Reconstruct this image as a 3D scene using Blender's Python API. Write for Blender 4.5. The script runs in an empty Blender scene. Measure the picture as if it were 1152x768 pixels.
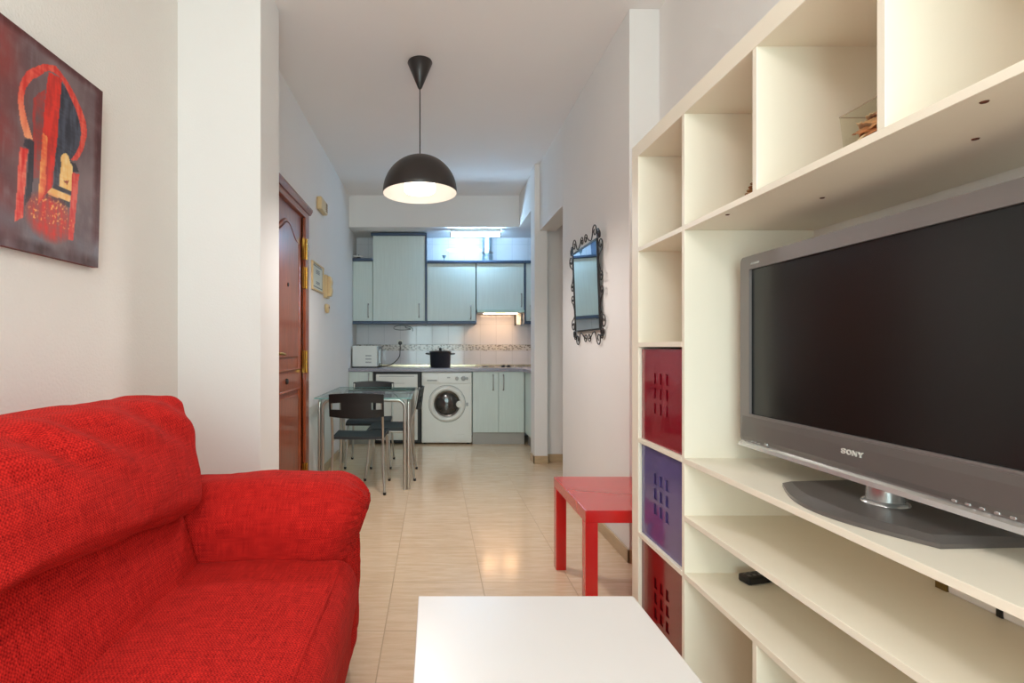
import bpy, bmesh, math, random
from mathutils import Vector, Matrix, noise
random.seed(7)
PI = math.pi
scene = bpy.context.scene
COL = scene.collection
ROOT = {}          # base position of every thing, so that meshes can be written in room metres

# ------------------------------------------------------------------ materials
def _sock(n, *names):
    for k in names:
        if k in n.inputs:
            return n.inputs[k]

def srgb(r, g, b):
    f = lambda c: (c / 255 / 12.92) if c / 255 <= .04045 else ((c / 255 + .055) / 1.055) ** 2.4
    return (f(r), f(g), f(b), 1)

def mat(name, rgb, rough=.5, metal=0., vary=.04, vscale=6., bump=0., bscale=200., coat=0., spec=.5, stretch=None):
    """plain surface with a little procedural tone variation and an optional fine bump"""
    m = bpy.data.materials.new(name); m.use_nodes = True
    nt = m.node_tree; N = nt.nodes; L = nt.links
    b = N['Principled BSDF']
    b.inputs['Roughness'].default_value = rough
    b.inputs['Metallic'].default_value = metal
    _sock(b, 'Specular IOR Level').default_value = spec
    if coat:
        b.inputs['Coat Weight'].default_value = coat; b.inputs['Coat Roughness'].default_value = .06
    tc = N.new('ShaderNodeTexCoord'); src = tc.outputs['Object']
    if stretch:
        mp = N.new('ShaderNodeMapping'); mp.inputs['Scale'].default_value = stretch
        L.new(src, mp.inputs['Vector']); src = mp.outputs['Vector']
    no = N.new('ShaderNodeTexNoise'); no.inputs['Scale'].default_value = vscale; no.inputs['Detail'].default_value = 4
    L.new(src, no.inputs['Vector'])
    c = srgb(*rgb)
    ra = N.new('ShaderNodeValToRGB')
    ra.color_ramp.elements[0].position = .3; ra.color_ramp.elements[1].position = .7
    ra.color_ramp.elements[0].color = tuple(max(0, x * (1 - vary)) for x in c[:3]) + (1,)
    ra.color_ramp.elements[1].color = tuple(min(1, x * (1 + vary)) for x in c[:3]) + (1,)
    L.new(no.outputs['Fac'], ra.inputs['Fac']); L.new(ra.outputs['Color'], b.inputs['Base Color'])
    if bump:
        n2 = N.new('ShaderNodeTexNoise'); n2.inputs['Scale'].default_value = bscale; n2.inputs['Detail'].default_value = 3
        L.new(src, n2.inputs['Vector'])
        bp = N.new('ShaderNodeBump'); bp.inputs['Strength'].default_value = bump; bp.inputs['Distance'].default_value = .004
        L.new(n2.outputs['Fac'], bp.inputs['Height']); L.new(bp.outputs['Normal'], b.inputs['Normal'])
    return m

def emit(name, rgb, strength):
    m = bpy.data.materials.new(name); m.use_nodes = True
    b = m.node_tree.nodes['Principled BSDF']
    b.inputs['Base Color'].default_value = srgb(*rgb)
    b.inputs['Emission Color'].default_value = srgb(*rgb); b.inputs['Emission Strength'].default_value = strength
    return m

def glass(name, tint=(240, 250, 248), refl=1.45, haze=0.):
    """thin clear pane: see-through with a Fresnel mirror"""
    m = bpy.data.materials.new(name); m.use_nodes = True
    nt = m.node_tree; N = nt.nodes; L = nt.links; N.clear()
    out = N.new('ShaderNodeOutputMaterial'); mx = N.new('ShaderNodeMixShader')
    tr = N.new('ShaderNodeBsdfTransparent'); tr.inputs['Color'].default_value = srgb(*tint)
    gl = N.new('ShaderNodeBsdfGlossy'); gl.inputs['Roughness'].default_value = .02
    fr = N.new('ShaderNodeFresnel'); fr.inputs['IOR'].default_value = refl
    geo = N.new('ShaderNodeNewGeometry'); inv = N.new('ShaderNodeMath'); inv.operation = 'SUBTRACT'; inv.inputs[0].default_value = 1
    ml = N.new('ShaderNodeMath'); ml.operation = 'MULTIPLY'
    L.new(geo.outputs['Backfacing'], inv.inputs[1]); L.new(fr.outputs[0], ml.inputs[0]); L.new(inv.outputs[0], ml.inputs[1])
    L.new(ml.outputs[0], mx.inputs[0]); L.new(tr.outputs[0], mx.inputs[1]); L.new(gl.outputs[0], mx.inputs[2])
    L.new(mx.outputs[0], out.inputs[0])
    return m

def mnode(N, L, op, a, b=None):
    n = N.new('ShaderNodeMath'); n.operation = op
    for i, v in ((0, a), (1, b)):
        if v is None: continue
        if isinstance(v, (int, float)): n.inputs[i].default_value = v
        else: L.new(v, n.inputs[i])
    return n.outputs[0]

def mat_fabric(name, dark, light, period=.0062):
    """coarse woven cover: warp and weft from the UV metres of each panel"""
    m = bpy.data.materials.new(name); m.use_nodes = True
    nt = m.node_tree; N = nt.nodes; L = nt.links; b = N['Principled BSDF']
    b.inputs['Roughness'].default_value = .95; _sock(b, 'Specular IOR Level').default_value = .15
    b.inputs['Sheen Weight'].default_value = .06; b.inputs['Sheen Roughness'].default_value = .5
    b.inputs['Sheen Tint'].default_value = srgb(255, 120, 100)
    tc = N.new('ShaderNodeTexCoord')
    wob = N.new('ShaderNodeTexNoise'); wob.inputs['Scale'].default_value = 60; wob.inputs['Detail'].default_value = 2
    L.new(tc.outputs['UV'], wob.inputs['Vector'])
    sub = N.new('ShaderNodeVectorMath'); sub.operation = 'SUBTRACT'; sub.inputs[1].default_value = (.5, .5, .5)
    L.new(wob.outputs['Color'], sub.inputs[0])
    sc = N.new('ShaderNodeVectorMath'); sc.operation = 'SCALE'; sc.inputs['Scale'].default_value = .010
    L.new(sub.outputs[0], sc.inputs[0])
    ad = N.new('ShaderNodeVectorMath'); ad.operation = 'ADD'
    L.new(tc.outputs['UV'], ad.inputs[0]); L.new(sc.outputs[0], ad.inputs[1])
    sp = N.new('ShaderNodeSeparateXYZ'); L.new(ad.outputs[0], sp.inputs[0])
    k = 2 * PI / period
    su = mnode(N, L, 'SINE', mnode(N, L, 'MULTIPLY', sp.outputs['X'], k))
    sv = mnode(N, L, 'SINE', mnode(N, L, 'MULTIPLY', sp.outputs['Y'], k * .8))
    h = mnode(N, L, 'ADD', mnode(N, L, 'MULTIPLY', mnode(N, L, 'MULTIPLY', su, sv), .5), .5)
    n1 = N.new('ShaderNodeTexNoise'); n1.inputs['Scale'].default_value = 1; n1.inputs['Detail'].default_value = 3
    mp = N.new('ShaderNodeMapping'); mp.inputs['Scale'].default_value = (16, 290, 1); L.new(tc.outputs['UV'], mp.inputs[0]); L.new(mp.outputs[0], n1.inputs['Vector'])
    n2 = N.new('ShaderNodeTexNoise'); n2.inputs['Scale'].default_value = 1; n2.inputs['Detail'].default_value = 3
    mp2 = N.new('ShaderNodeMapping'); mp2.inputs['Scale'].default_value = (290, 16, 1); L.new(tc.outputs['UV'], mp2.inputs[0]); L.new(mp2.outputs[0], n2.inputs['Vector'])
    slub = mnode(N, L, 'MULTIPLY', mnode(N, L, 'ADD', n1.outputs['Fac'], n2.outputs['Fac']), .5)
    hh = mnode(N, L, 'ADD', mnode(N, L, 'MULTIPLY', h, .34), mnode(N, L, 'MULTIPLY', slub, 1.1))
    ra = N.new('ShaderNodeValToRGB')
    ra.color_ramp.elements[0].position = .42; ra.color_ramp.elements[0].color = srgb(*dark)
    ra.color_ramp.elements[1].position = .95; ra.color_ramp.elements[1].color = srgb(*light)
    L.new(hh, ra.inputs['Fac']); L.new(ra.outputs['Color'], b.inputs['Base Color'])
    bp = N.new('ShaderNodeBump'); bp.inputs['Strength'].default_value = .6; bp.inputs['Distance'].default_value = .002
    L.new(hh, bp.inputs['Height']); L.new(bp.outputs['Normal'], b.inputs['Normal'])
    return m

def mat_tiles(name, axes, size, off, tile_a, tile_b, grout, gw, rough, stretch, nscale, bump=.15, grough=None):
    """rectangular tiles laid on two object axes, fine grout joints"""
    m = bpy.data.materials.new(name); m.use_nodes = True
    nt = m.node_tree; N = nt.nodes; L = nt.links; b = N['Principled BSDF']
    tc = N.new('ShaderNodeTexCoord'); sp = N.new('ShaderNodeSeparateXYZ'); L.new(tc.outputs['Object'], sp.inputs[0])
    ds = []; ids = []
    for i in (0, 1):
        q = mnode(N, L, 'DIVIDE', mnode(N, L, 'SUBTRACT', sp.outputs[axes[i]], off[i]), size[i])
        fr = mnode(N, L, 'FRACT', q); ids.append(mnode(N, L, 'FLOOR', q))
        d = mnode(N, L, 'MULTIPLY', mnode(N, L, 'MINIMUM', fr, mnode(N, L, 'SUBTRACT', 1, fr)), size[i]); ds.append(d)
    d = mnode(N, L, 'MINIMUM', ds[0], ds[1])
    joint = mnode(N, L, 'LESS_THAN', d, gw)
    mp = N.new('ShaderNodeMapping'); mp.inputs['Scale'].default_value = stretch; L.new(tc.outputs['Object'], mp.inputs[0])
    no = N.new('ShaderNodeTexNoise'); no.inputs['Scale'].default_value = nscale; no.inputs['Detail'].default_value = 6; no.inputs['Roughness'].default_value = .65
    cb = N.new('ShaderNodeCombineXYZ'); L.new(ids[0], cb.inputs[0]); L.new(ids[1], cb.inputs[1])
    wn = N.new('ShaderNodeTexWhiteNoise'); L.new(cb.outputs[0], wn.inputs['Vector'])
    va = N.new('ShaderNodeVectorMath'); va.operation = 'MULTIPLY_ADD'; va.inputs[1].default_value = (9, 9, 9)
    L.new(wn.outputs['Color'], va.inputs[0]); L.new(mp.outputs[0], va.inputs[2])
    L.new(va.outputs[0], no.inputs['Vector'])
    ra = N.new('ShaderNodeValToRGB'); ra.color_ramp.elements[0].position = .3; ra.color_ramp.elements[1].position = .72
    ra.color_ramp.elements[0].color = srgb(*tile_a); ra.color_ramp.elements[1].color = srgb(*tile_b)
    L.new(no.outputs['Fac'], ra.inputs['Fac'])
    mx = N.new('ShaderNodeMix'); mx.data_type = 'RGBA'
    L.new(joint, mx.inputs['Factor']); L.new(ra.outputs['Color'], mx.inputs['A']); mx.inputs['B'].default_value = srgb(*grout)
    L.new(mx.outputs['Result'], b.inputs['Base Color'])
    rr = mnode(N, L, 'ADD', mnode(N, L, 'MULTIPLY', joint, (grough or .5)), mnode(N, L, 'ADD', rough - .03, mnode(N, L, 'MULTIPLY', no.outputs['Fac'], .06)))
    L.new(rr, b.inputs['Roughness'])
    bp = N.new('ShaderNodeBump'); bp.inputs['Strength'].default_value = bump; bp.inputs['Distance'].default_value = .002
    hgt = mnode(N, L, 'MINIMUM', mnode(N, L, 'DIVIDE', d, gw * 2), 1)
    L.new(hgt, bp.inputs['Height']); L.new(bp.outputs['Normal'], b.inputs['Normal'])
    return m

def mat_paint(name):
    m = bpy.data.materials.new(name); m.use_nodes = True
    nt = m.node_tree; N = nt.nodes; L = nt.links; b = N['Principled BSDF']
    a = N.new('ShaderNodeAttribute'); a.attribute_name = 'paint'
    tc = N.new('ShaderNodeTexCoord'); no = N.new('ShaderNodeTexNoise'); no.inputs['Scale'].default_value = 90
    L.new(tc.outputs['Object'], no.inputs['Vector'])
    L.new(a.outputs['Color'], b.inputs['Base Color']); b.inputs['Roughness'].default_value = .42
    bp = N.new('ShaderNodeBump'); bp.inputs['Strength'].default_value = .25; bp.inputs['Distance'].default_value = .002
    L.new(no.outputs['Fac'], bp.inputs['Height']); L.new(bp.outputs['Normal'], b.inputs['Normal'])
    return m

M = {}
M['wall'] = mat('plaster_white', (232, 229, 226), .85, vary=.012, vscale=2, bump=.12, bscale=160)
M['wall_rough'] = mat('stippled_plaster', (232, 227, 221), .85, vary=.015, vscale=2, bump=.55, bscale=110)
M['ceil'] = mat('ceiling_white', (238, 234, 232), .9, vary=.01, vscale=2, bump=.05)
M['floor'] = mat_tiles('travertine_tiles', ('X', 'Y'), (.416, .416), (-.191, -.081), (214, 184, 150), (232, 208, 178), (182, 154, 122), .0022, .14, (1.2, 9, 1), 5.0, .1)
M['skirting'] = mat('beige_skirting', (190, 165, 130), .3, vary=.08, vscale=14, stretch=(1, 1, 4))
M['shelf'] = mat('cream_laminate', (240, 231, 213), .42, vary=.008)
M['white_lac'] = mat('white_lacquer', (236, 231, 228), .32, vary=.006)
M['red_lac'] = mat('red_lacquer', (194, 6, 8), .22, vary=.02, coat=.6)
M['fabric'] = mat_fabric('red_woven_cover', (104, 0, 4), (218, 42, 35), .0072)
M['dark'] = mat('black_plastic', (16, 15, 16), .45, vary=.05)
M['dark_soft'] = mat('black_seat_vinyl', (34, 34, 38), .55, vary=.05, bump=.1)
M['chrome'] = mat('brushed_chrome', (190, 188, 182), .28, 1., vary=.03)
M['steel'] = mat('satin_steel', (170, 168, 164), .35, 1., vary=.05)
M['brass'] = mat('brass', (190, 150, 70), .28, 1., vary=.06)
M['wood'] = mat('red_brown_door_wood', (142, 68, 36), .28, vary=.24, vscale=9, coat=.5, stretch=(6, 6, .7))
M['canvas_edge'] = mat('painted_canvas_edge', (112, 42, 34), .6, vary=.4, vscale=14)
M['paint'] = mat_paint('oil_painting')
M['tv_case'] = mat('television_grey', (126, 120, 118), .36, .35, vary=.02)
M['tv_dark'] = mat('television_dark_grey', (104, 98, 95), .34, .3, vary=.03)
M['tv_silver'] = mat('television_silver', (196, 194, 192), .22, .7, vary=.02)
M['screen'] = mat('dark_screen', (9, 8, 9), .22, vary=.04, spec=.45)
M['logo'] = mat('logo_silver', (226, 222, 214), .3, .2, vary=.01)
M['box_red'] = mat('glossy_red_plastic', (140, 8, 30), .12, vary=.05, coat=.4)
M['box_purple'] = mat('glossy_violet_plastic', (88, 74, 132), .12, vary=.05, coat=.4)
M['box_maroon'] = mat('glossy_maroon_plastic', (118, 14, 20), .12, vary=.1, coat=.4)
M['cab'] = mat('pale_grey_green_laminate', (206, 218, 212), .4, vary=.035, vscale=5, stretch=(14, 14, .7))
M['cab_blue'] = mat('slate_blue_trim', (60, 79, 104), .4, vary=.05)
M['counter'] = mat('grey_worktop', (150, 148, 158), .25, vary=.12, vscale=60)
M['appl'] = mat('appliance_white', (226, 228, 222), .3, vary=.008, coat=.2)
M['appl_grey'] = mat('appliance_grey', (170, 174, 172), .4, vary=.02)
M['kick'] = mat('grey_kickboard', (168, 166, 160), .4, vary=.04)
M['tiles'] = mat_tiles('glazed_wall_tiles', ('X', 'Z'), (.2, .25), (-.02, .885), (214, 216, 220), (224, 226, 229), (176, 180, 184), .0016, .07, (1, 1, 1), 2.0, .25)
M['beige'] = mat('aged_beige_plastic', (212, 186, 140), .45, vary=.03)
M['paper'] = mat('paper', (214, 218, 208), .8, vary=.02)
M['print'] = mat('print_grey', (120, 126, 128), .8, vary=.1)
M['lamp_black'] = mat('lamp_black_metal', (40, 33, 31), .38, vary=.03, coat=.15)
M['lamp_inside'] = mat('lamp_white_inside', (240, 236, 230), .6, vary=.01)
M['bulb'] = emit('lit_opal_diffuser', (255, 246, 236), 1.9)
M['tube_light'] = emit('lit_fluorescent_tube', (172, 218, 255), 105.0)
M['hood_light'] = emit('lit_hood_strip', (255, 200, 150), 30.0)
M['iron'] = mat('black_wrought_iron', (44, 40, 40), .5, .3, vary=.1)
M['mirror'] = mat('mirror_silver', (232, 238, 240), .01, 1., vary=.002)
M['glass'] = glass('clear_pane', (236, 248, 246))
M['table_glass'] = glass('table_glass_sheet', (222, 240, 238), 1.5)
M['glass_edge'] = mat('green_glass_edge', (128, 170, 168), .1, vary=.02)
M['vase'] = glass('thin_vase_glass', (246, 246, 240), 1.45)
M['rim'] = mat('vase_rim', (176, 160, 140), .2, vary=.05)
M['porthole'] = mat('porthole_glass', (58, 56, 54), .06, .2, vary=.6, vscale=14, coat=.6)
M['drum'] = mat('drum_steel', (120, 116, 112), .25, 1., vary=.2, vscale=30)
M['alu'] = mat('crinkled_aluminium', (170, 186, 196), .3, .9, vary=.1, vscale=40, bump=.4, bscale=60)
M['pot'] = mat('black_enamel', (16, 15, 17), .22, vary=.1, coat=.3)
M['cone'] = mat('pine_cone_brown', (138, 92, 44), .55, vary=.5, vscale=60)
M['hole'] = mat('drill_hole_brown', (92, 46, 26), .8, vary=.1)
M['brown'] = mat('brown_cardboard', (112, 86, 30), .7, vary=.1)
M['gold_strip'] = mat('worktop_upstand_metal', (214, 204, 176), .2, .8, vary=.05)
SHELLS = [mat('shell_tan', (226, 170, 120), .5, vary=.3, vscale=70), mat('shell_cream', (240, 212, 176), .5, vary=.2, vscale=70),
          mat('shell_brown', (204, 134, 88), .5, vary=.35, vscale=70)]

def mat_border():
    m = bpy.data.materials.new('patterned_border_tile'); m.use_nodes = True
    nt = m.node_tree; N = nt.nodes; L = nt.links; b = N['Principled BSDF']
    b.inputs['Roughness'].default_value = .12
    tc = N.new('ShaderNodeTexCoord'); vo = N.new('ShaderNodeTexVoronoi'); vo.inputs['Scale'].default_value = 42
    mp = N.new('ShaderNodeMapping'); mp.inputs['Scale'].default_value = (.8, 1, 1.3)
    L.new(tc.outputs['Object'], mp.inputs[0]); L.new(mp.outputs[0], vo.inputs['Vector'])
    ra = N.new('ShaderNodeValToRGB'); ra.color_ramp.elements[0].position = .25; ra.color_ramp.elements[1].position = .55
    ra.color_ramp.elements[0].color = srgb(126, 122, 114); ra.color_ramp.elements[1].color = srgb(212, 210, 204)
    L.new(vo.outputs['Distance'], ra.inputs['Fac']); L.new(ra.outputs['Color'], b.inputs['Base Color'])
    return m
M['border'] = mat_border()

# ------------------------------------------------------------------ mesh builder
def catmull(pts, per=6, closed=False):
    pts = [Vector(p) for p in pts]; n = len(pts); out = []
    rng = range(n if closed else n - 1)
    for i in rng:
        p0 = pts[(i - 1) % n] if closed or i > 0 else pts[i] * 2 - pts[i + 1]
        p1 = pts[i]; p2 = pts[(i + 1) % n]
        p3 = pts[(i + 2) % n] if closed or i + 2 < n else p2 * 2 - p1
        for k in range(per):
            t = k / per
            out.append(.5 * ((2 * p1) + (p2 - p0) * t + (2 * p0 - 5 * p1 + 4 * p2 - p3) * t * t + (3 * p1 - p0 - 3 * p2 + p3) * t ** 3))
    if not closed: out.append(pts[-1])
    return out

class MB:
    def __init__(s): s.bm = bmesh.new(); s.uv = None
    def _add(s, tmp, smooth=True):
        for f in tmp.faces: f.smooth = smooth
        me = bpy.data.meshes.new('tmp'); tmp.to_mesh(me); tmp.free(); s.bm.from_mesh(me); bpy.data.meshes.remove(me); return s
    def box(s, x0, x1, y0, y1, z0, z1, bev=0., seg=2):
        t = bmesh.new(); bmesh.ops.create_cube(t, size=1)
        for v in t.verts: v.co = Vector(((x0 + x1) / 2 + v.co.x * (x1 - x0), (y0 + y1) / 2 + v.co.y * (y1 - y0), (z0 + z1) / 2 + v.co.z * (z1 - z0)))
        if bev: bmesh.ops.bevel(t, geom=t.edges[:], offset=bev, segments=seg, profile=.5, affect='EDGES', clamp_overlap=True)
        return s._add(t, False)
    def tube(s, pts, r, n=10, closed=False, caps=True):
        pts = [Vector(p) for p in pts]; N = len(pts); rr = r if isinstance(r, (list, tuple)) else [r] * N
        t = bmesh.new(); rings = []
        T0 = (pts[1] - pts[0]).normalized(); up = Vector((0, 0, 1)) if abs(T0.z) < .9 else Vector((1, 0, 0))
        nrm = T0.cross(up).normalized()
        for i, p in enumerate(pts):
            a = pts[i - 1] if (i > 0 or closed) else p; b = pts[(i + 1) % N] if (i < N - 1 or closed) else p
            T = (b - a).normalized(); nrm = (nrm - T * nrm.dot(T)).normalized(); bn = T.cross(nrm)
            rings.append([t.verts.new(p + (nrm * math.cos(2 * PI * k / n) + bn * math.sin(2 * PI * k / n)) * rr[i]) for k in range(n)])
        for i in range(N if closed else N - 1):
            A, Bq = rings[i], rings[(i + 1) % N]
            for k in range(n): t.faces.new((A[k], A[(k + 1) % n], Bq[(k + 1) % n], Bq[k]))
        if caps and not closed:
            t.faces.new(rings[0][::-1]); t.faces.new(rings[-1])
        bmesh.ops.recalc_face_normals(t, faces=t.faces[:])
        return s._add(t)
    def cyl(s, p0, p1, r0, r1=None, n=24):
        return s.tube([p0, p1], [r0, r0 if r1 is None else r1], n)
    def lathe(s, prof, c, n=48, axis='Z', closed=False):
        """profile of (radius, height) turned about an axis through c"""
        t = bmesh.new(); c = Vector(c); rings = []
        def at(r, h, a):
            u, v = r * math.cos(a), r * math.sin(a)
            return c + (Vector((u, v, h)) if axis == 'Z' else Vector((u, h, v)) if axis == 'Y' else Vector((h, u, v)))
        for r, h in prof:
            rings.append([t.verts.new(at(0, h, 0))] if r < 1e-6 else [t.verts.new(at(r, h, 2 * PI * k / n)) for k in range(n)])
        prs = list(zip(rings, rings[1:])) + ([(rings[-1], rings[0])] if closed else [])
        for A, Bq in prs:
            for k in range(n):
                k2 = (k + 1) % n
                if len(A) == 1 and len(Bq) == 1: continue
                if len(A) == 1: t.faces.new((A[0], Bq[k2], Bq[k]))
                elif len(Bq) == 1: t.faces.new((A[k], A[k2], Bq[0]))
                else: t.faces.new((A[k], A[k2], Bq[k2], Bq[k]))
        bmesh.ops.recalc_face_normals(t, faces=t.faces[:])
        return s._add(t)
    def prism(s, poly, axis, a0, a1, bev=0.):
        """polygon in the two other axes (in x,y,z order), extruded along axis"""
        t = bmesh.new()
        def at(p, h): return Vector((h, p[0], p[1])) if axis == 'X' else Vector((p[0], h, p[1])) if axis == 'Y' else Vector((p[0], p[1], h))
        A = [t.verts.new(at(p, a0)) for p in poly]; Bq = [t.verts.new(at(p, a1)) for p in poly]
        t.faces.new(A); t.faces.new(Bq[::-1]); n = len(poly)
        for k in range(n): t.faces.new((A[k], Bq[k], Bq[(k + 1) % n], A[(k + 1) % n]))
        bmesh.ops.recalc_face_normals(t, faces=t.faces[:])
        if bev:
            es = [e for e in t.edges if e.calc_face_angle(0) > .6]
            bmesh.ops.bevel(t, geom=es, offset=bev, segments=2, profile=.5, affect='EDGES', clamp_overlap=True)
        return s._add(t, False)
    def sheet(s, us, vs, fn, thick, skip=None):
        """grid sheet over two parameters, holes where skip says so, given a thickness"""
        t = bmesh.new(); V = [[t.verts.new(fn(u, v)) for v in vs] for u in us]
        for i in range(len(us) - 1):
            for j in range(len(vs) - 1):
                if skip and skip((us[i] + us[i + 1]) / 2, (vs[j] + vs[j + 1]) / 2): continue
                t.faces.new((V[i][j], V[i + 1][j], V[i + 1][j + 1], V[i][j + 1]))
        lone = [v for v in t.verts if not v.link_faces]
        bmesh.ops.delete(t, geom=lone, context='VERTS')
        bmesh.ops.recalc_face_normals(t, faces=t.faces[:])
        bmesh.ops.solidify(t, geom=t.faces[:], thickness=thick)
        bmesh.ops.recalc_face_normals(t, faces=t.faces[:])
        return s._add(t)
    def ball(s, c, r, sc=(1, 1, 1), seg=20):
        t = bmesh.new(); bmesh.ops.create_uvsphere(t, u_segments=seg, v_segments=seg // 2, radius=r)
        for v in t.verts: v.co = Vector(c) + Vector((v.co.x * sc[0], v.co.y * sc[1], v.co.z * sc[2]))
        return s._add(t)
    def cushion(s, lo, hi, r, bulge=(0, 0, 0), n=36, fn=None):
        """soft rounded box with bulging faces; UVs in metres on each side"""
        lo, hi = Vector(lo), Vector(hi); c = (lo + hi) / 2; h = (hi - lo) / 2
        t = bmesh.new(); uvl = t.loops.layers.uv.new('UVMap'); cache = {}
        def vert(p):
            key = tuple(round(x, 5) for x in p)
            if key in cache: return cache[key]
            q = Vector((p[0] * h.x, p[1] * h.y, p[2] * h.z))
            inn = Vector([max(-h[i] + r, min(h[i] - r, q[i])) if h[i] > r else 0 for i in range(3)])
            d = q - inn
            o = inn + d.normalized() * min(r, min(h)) if d.length > 1e-9 else q
            a = [1 - min(1, abs(p[i])) ** 2 for i in range(3)]
            o.x += bulge[0] * p[0] * a[1] * a[2]; o.y += bulge[1] * p[1] * a[0] * a[2]; o.z += bulge[2] * p[2] * a[0] * a[1]
            o += c
            if fn: o = fn(o, p)
            cache[key] = t.verts.new(o); return cache[key]
        for ax in range(3):
            u, w = [(1, 2), (0, 2), (0, 1)][ax]
            # finer spacing towards the rims keeps rounded edges smooth
            g = [math.sin((2 * k / n - 1) * PI / 2 * .92) / math.sin(PI / 2 * .92) for k in range(n + 1)]
            for sg in (-1, 1):
                for i in range(n):
                    for j in range(n):
                        q = []
                        for (a, b_) in ((i, j), (i + 1, j), (i + 1, j + 1), (i, j + 1)):
                            p = [0, 0, 0]; p[ax] = sg; p[u] = g[a]; p[w] = g[b_]; q.append((vert(p), (g[a] * h[u] + ax * .37, g[b_] * h[w] + ax * .21)))
                        try: f = t.faces.new([x[0] for x in q])
                        except ValueError: continue
                        for lp, x in zip(f.loops, q): lp[uvl].uv = x[1]
        bmesh.ops.recalc_face_normals(t, faces=t.faces[:])
        return s._add(t)
    def build(s, name, m, parent=None, angle=50):
        """link as one mesh object; a child is stored relative to its thing's base"""
        me = bpy.data.meshes.new(name)
        base = ROOT.get(parent.name, Vector((0, 0, 0))) if parent else s.base() 
        bmesh.ops.translate(s.bm, verts=s.bm.verts[:], vec=-base)
        s.bm.to_mesh(me); s.bm.free()
        sm = [p.use_smooth for p in me.polygons]
        me.set_sharp_from_angle(angle=math.radians(angle))
        me.polygons.foreach_set('use_smooth', sm)
        me.materials.append(m)
        o = bpy.data.objects.new(name, me); COL.objects.link(o)
        if parent: o.parent = parent
        else: o.location = base
        ROOT[o.name] = base.copy()
        return o
    def base(s):
        xs = [v.co for v in s.bm.verts]
        return Vector(((min(v.x for v in xs) + max(v.x for v in xs)) / 2, (min(v.y for v in xs) + max(v.y for v in xs)) / 2, min(v.z for v in xs)))

def tag(o, label, cat, group=None):
    o['label'] = label; o['category'] = cat
    if group: o['group'] = group
    return o
def thing(name, label, cat, loc=(0, 0, 0), group=None):
    o = bpy.data.objects.new(name, None); COL.objects.link(o); o.location = loc; o.empty_display_size = .1
    ROOT[o.name] = Vector(loc); return tag(o, label, cat, group)
def struct(o): o['kind'] = 'structure'; return o
class STRUCT:   # the shell is written in room coordinates with its origin at the room origin (tile patterns line up)
    pass
def shell(name, mb, m, parent=None):
    mb.base = lambda: Vector((0, 0, 0))
    o = mb.build(name, m, parent)
    if not parent: struct(o)
    return o
def copy_tree(o, parent=None):
    c = o.copy(); COL.objects.link(c); c.parent = parent
    ROOT[c.name] = ROOT.get(o.name, Vector())
    for ch in list(o.children): copy_tree(ch, c)
    return c

# ------------------------------------------------------------------ room
H = 2.83; LOW = 2.468
XL, XLK = -1.175, -.965          # living wall, entry and kitchen wall
XR, XRS = 1.0, 1.155             # mirror wall, wall behind the shelving
YB = -1.6; YK = 6.45             # window wall, kitchen wall
shell('floor', MB().box(-1.6, 2.6, YB - .2, YK + .2, -.1, 0), M['floor'])
shell('ceiling', MB().box(-1.6, 2.6, YB - .2, YK + .2, H, H + .1), M['ceil'])
shell('wall_left', MB().box(XL - .2, XL, YB, 2.366, 0, H), M['wall_rough'])
shell('wall_pillar', MB().box(XL - .2, -.795, 2.366, 2.651, 0, H, .004), M['wall'])
w = MB().box(XLK - .2, XLK, 2.651, 2.99, 0, H).box(XLK - .2, XLK, 3.80, YK, 0, H).box(XLK - .2, XLK, 2.99, 3.80, 2.06, H)
shell('wall_entry', w, M['wall'])
shell('wall_shelf_side', MB().box(XRS, XRS + .2, YB, 2.636, 0, H), M['wall'])
w = MB().box(XR, XR + .155, 2.636, 4.0, 0, H, .003).box(XR, XR + .155, 4.0, 4.874, 2.20, H)
shell('wall_right', w, M['wall'])
shell('wall_pier', MB().box(.953, 1.076, 4.874, 5.06, 0, H, .003).box(1.07, 2.5, 4.96, 5.06, 0, H), M['wall'])
shell('wall_corridor', MB().box(2.4, 2.5, 2.636, 5.0, 0, H).box(1.155, 2.5, 3.6, 3.7, 0, H), M['wall'])
shell('wall_kitchen', MB().box(-1.3, 2.0, YK, YK + .15, 0, LOW), M['tiles'])
shell('wall_kitchen_right', MB().box(1.62, 1.75, 5.06, YK, 0, H), M['wall'])
# dropped kitchen ceiling: front band, side beam and the low ceiling behind
shell('ceiling_kitchen', MB().box(XLK, 1.62, 5.87, YK + .15, LOW, H - .001).box(.972, 1.62, 5.06, 5.87, LOW, H - .001), M['wall'])
shell('baseboard_right', MB().box(XR - .012, XR, 2.624, 4.0, 0, .07, .003).box(XR - .012, XRS, 2.624, 2.636, 0, .07, .003), M['skirting'])
shell('baseboard_pier', MB().box(.94, 1.088, 4.862, 4.874, 0, .075, .003).box(.94, .953, 4.862, 5.06, 0, .075, .003).box(1.076, 1.088, 4.862, 4.96, 0, .075, .003).box(1.088, 2.4, 4.948, 4.96, 0, .075, .003), M['skirting'])
shell('baseboard_entry', MB().box(XLK, XLK + .012, 3.94, 5.82, 0, .07, .003), M['skirting'])
shell('trim_1', MB().box(XLK, 1.62, YK - .004, YK + .002, 1.058, 1.132, .001), M['border'])
shell('trim_2', MB().box(XLK, 1.62, YK - .012, YK, .861, .886, .002), M['gold_strip'])
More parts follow.
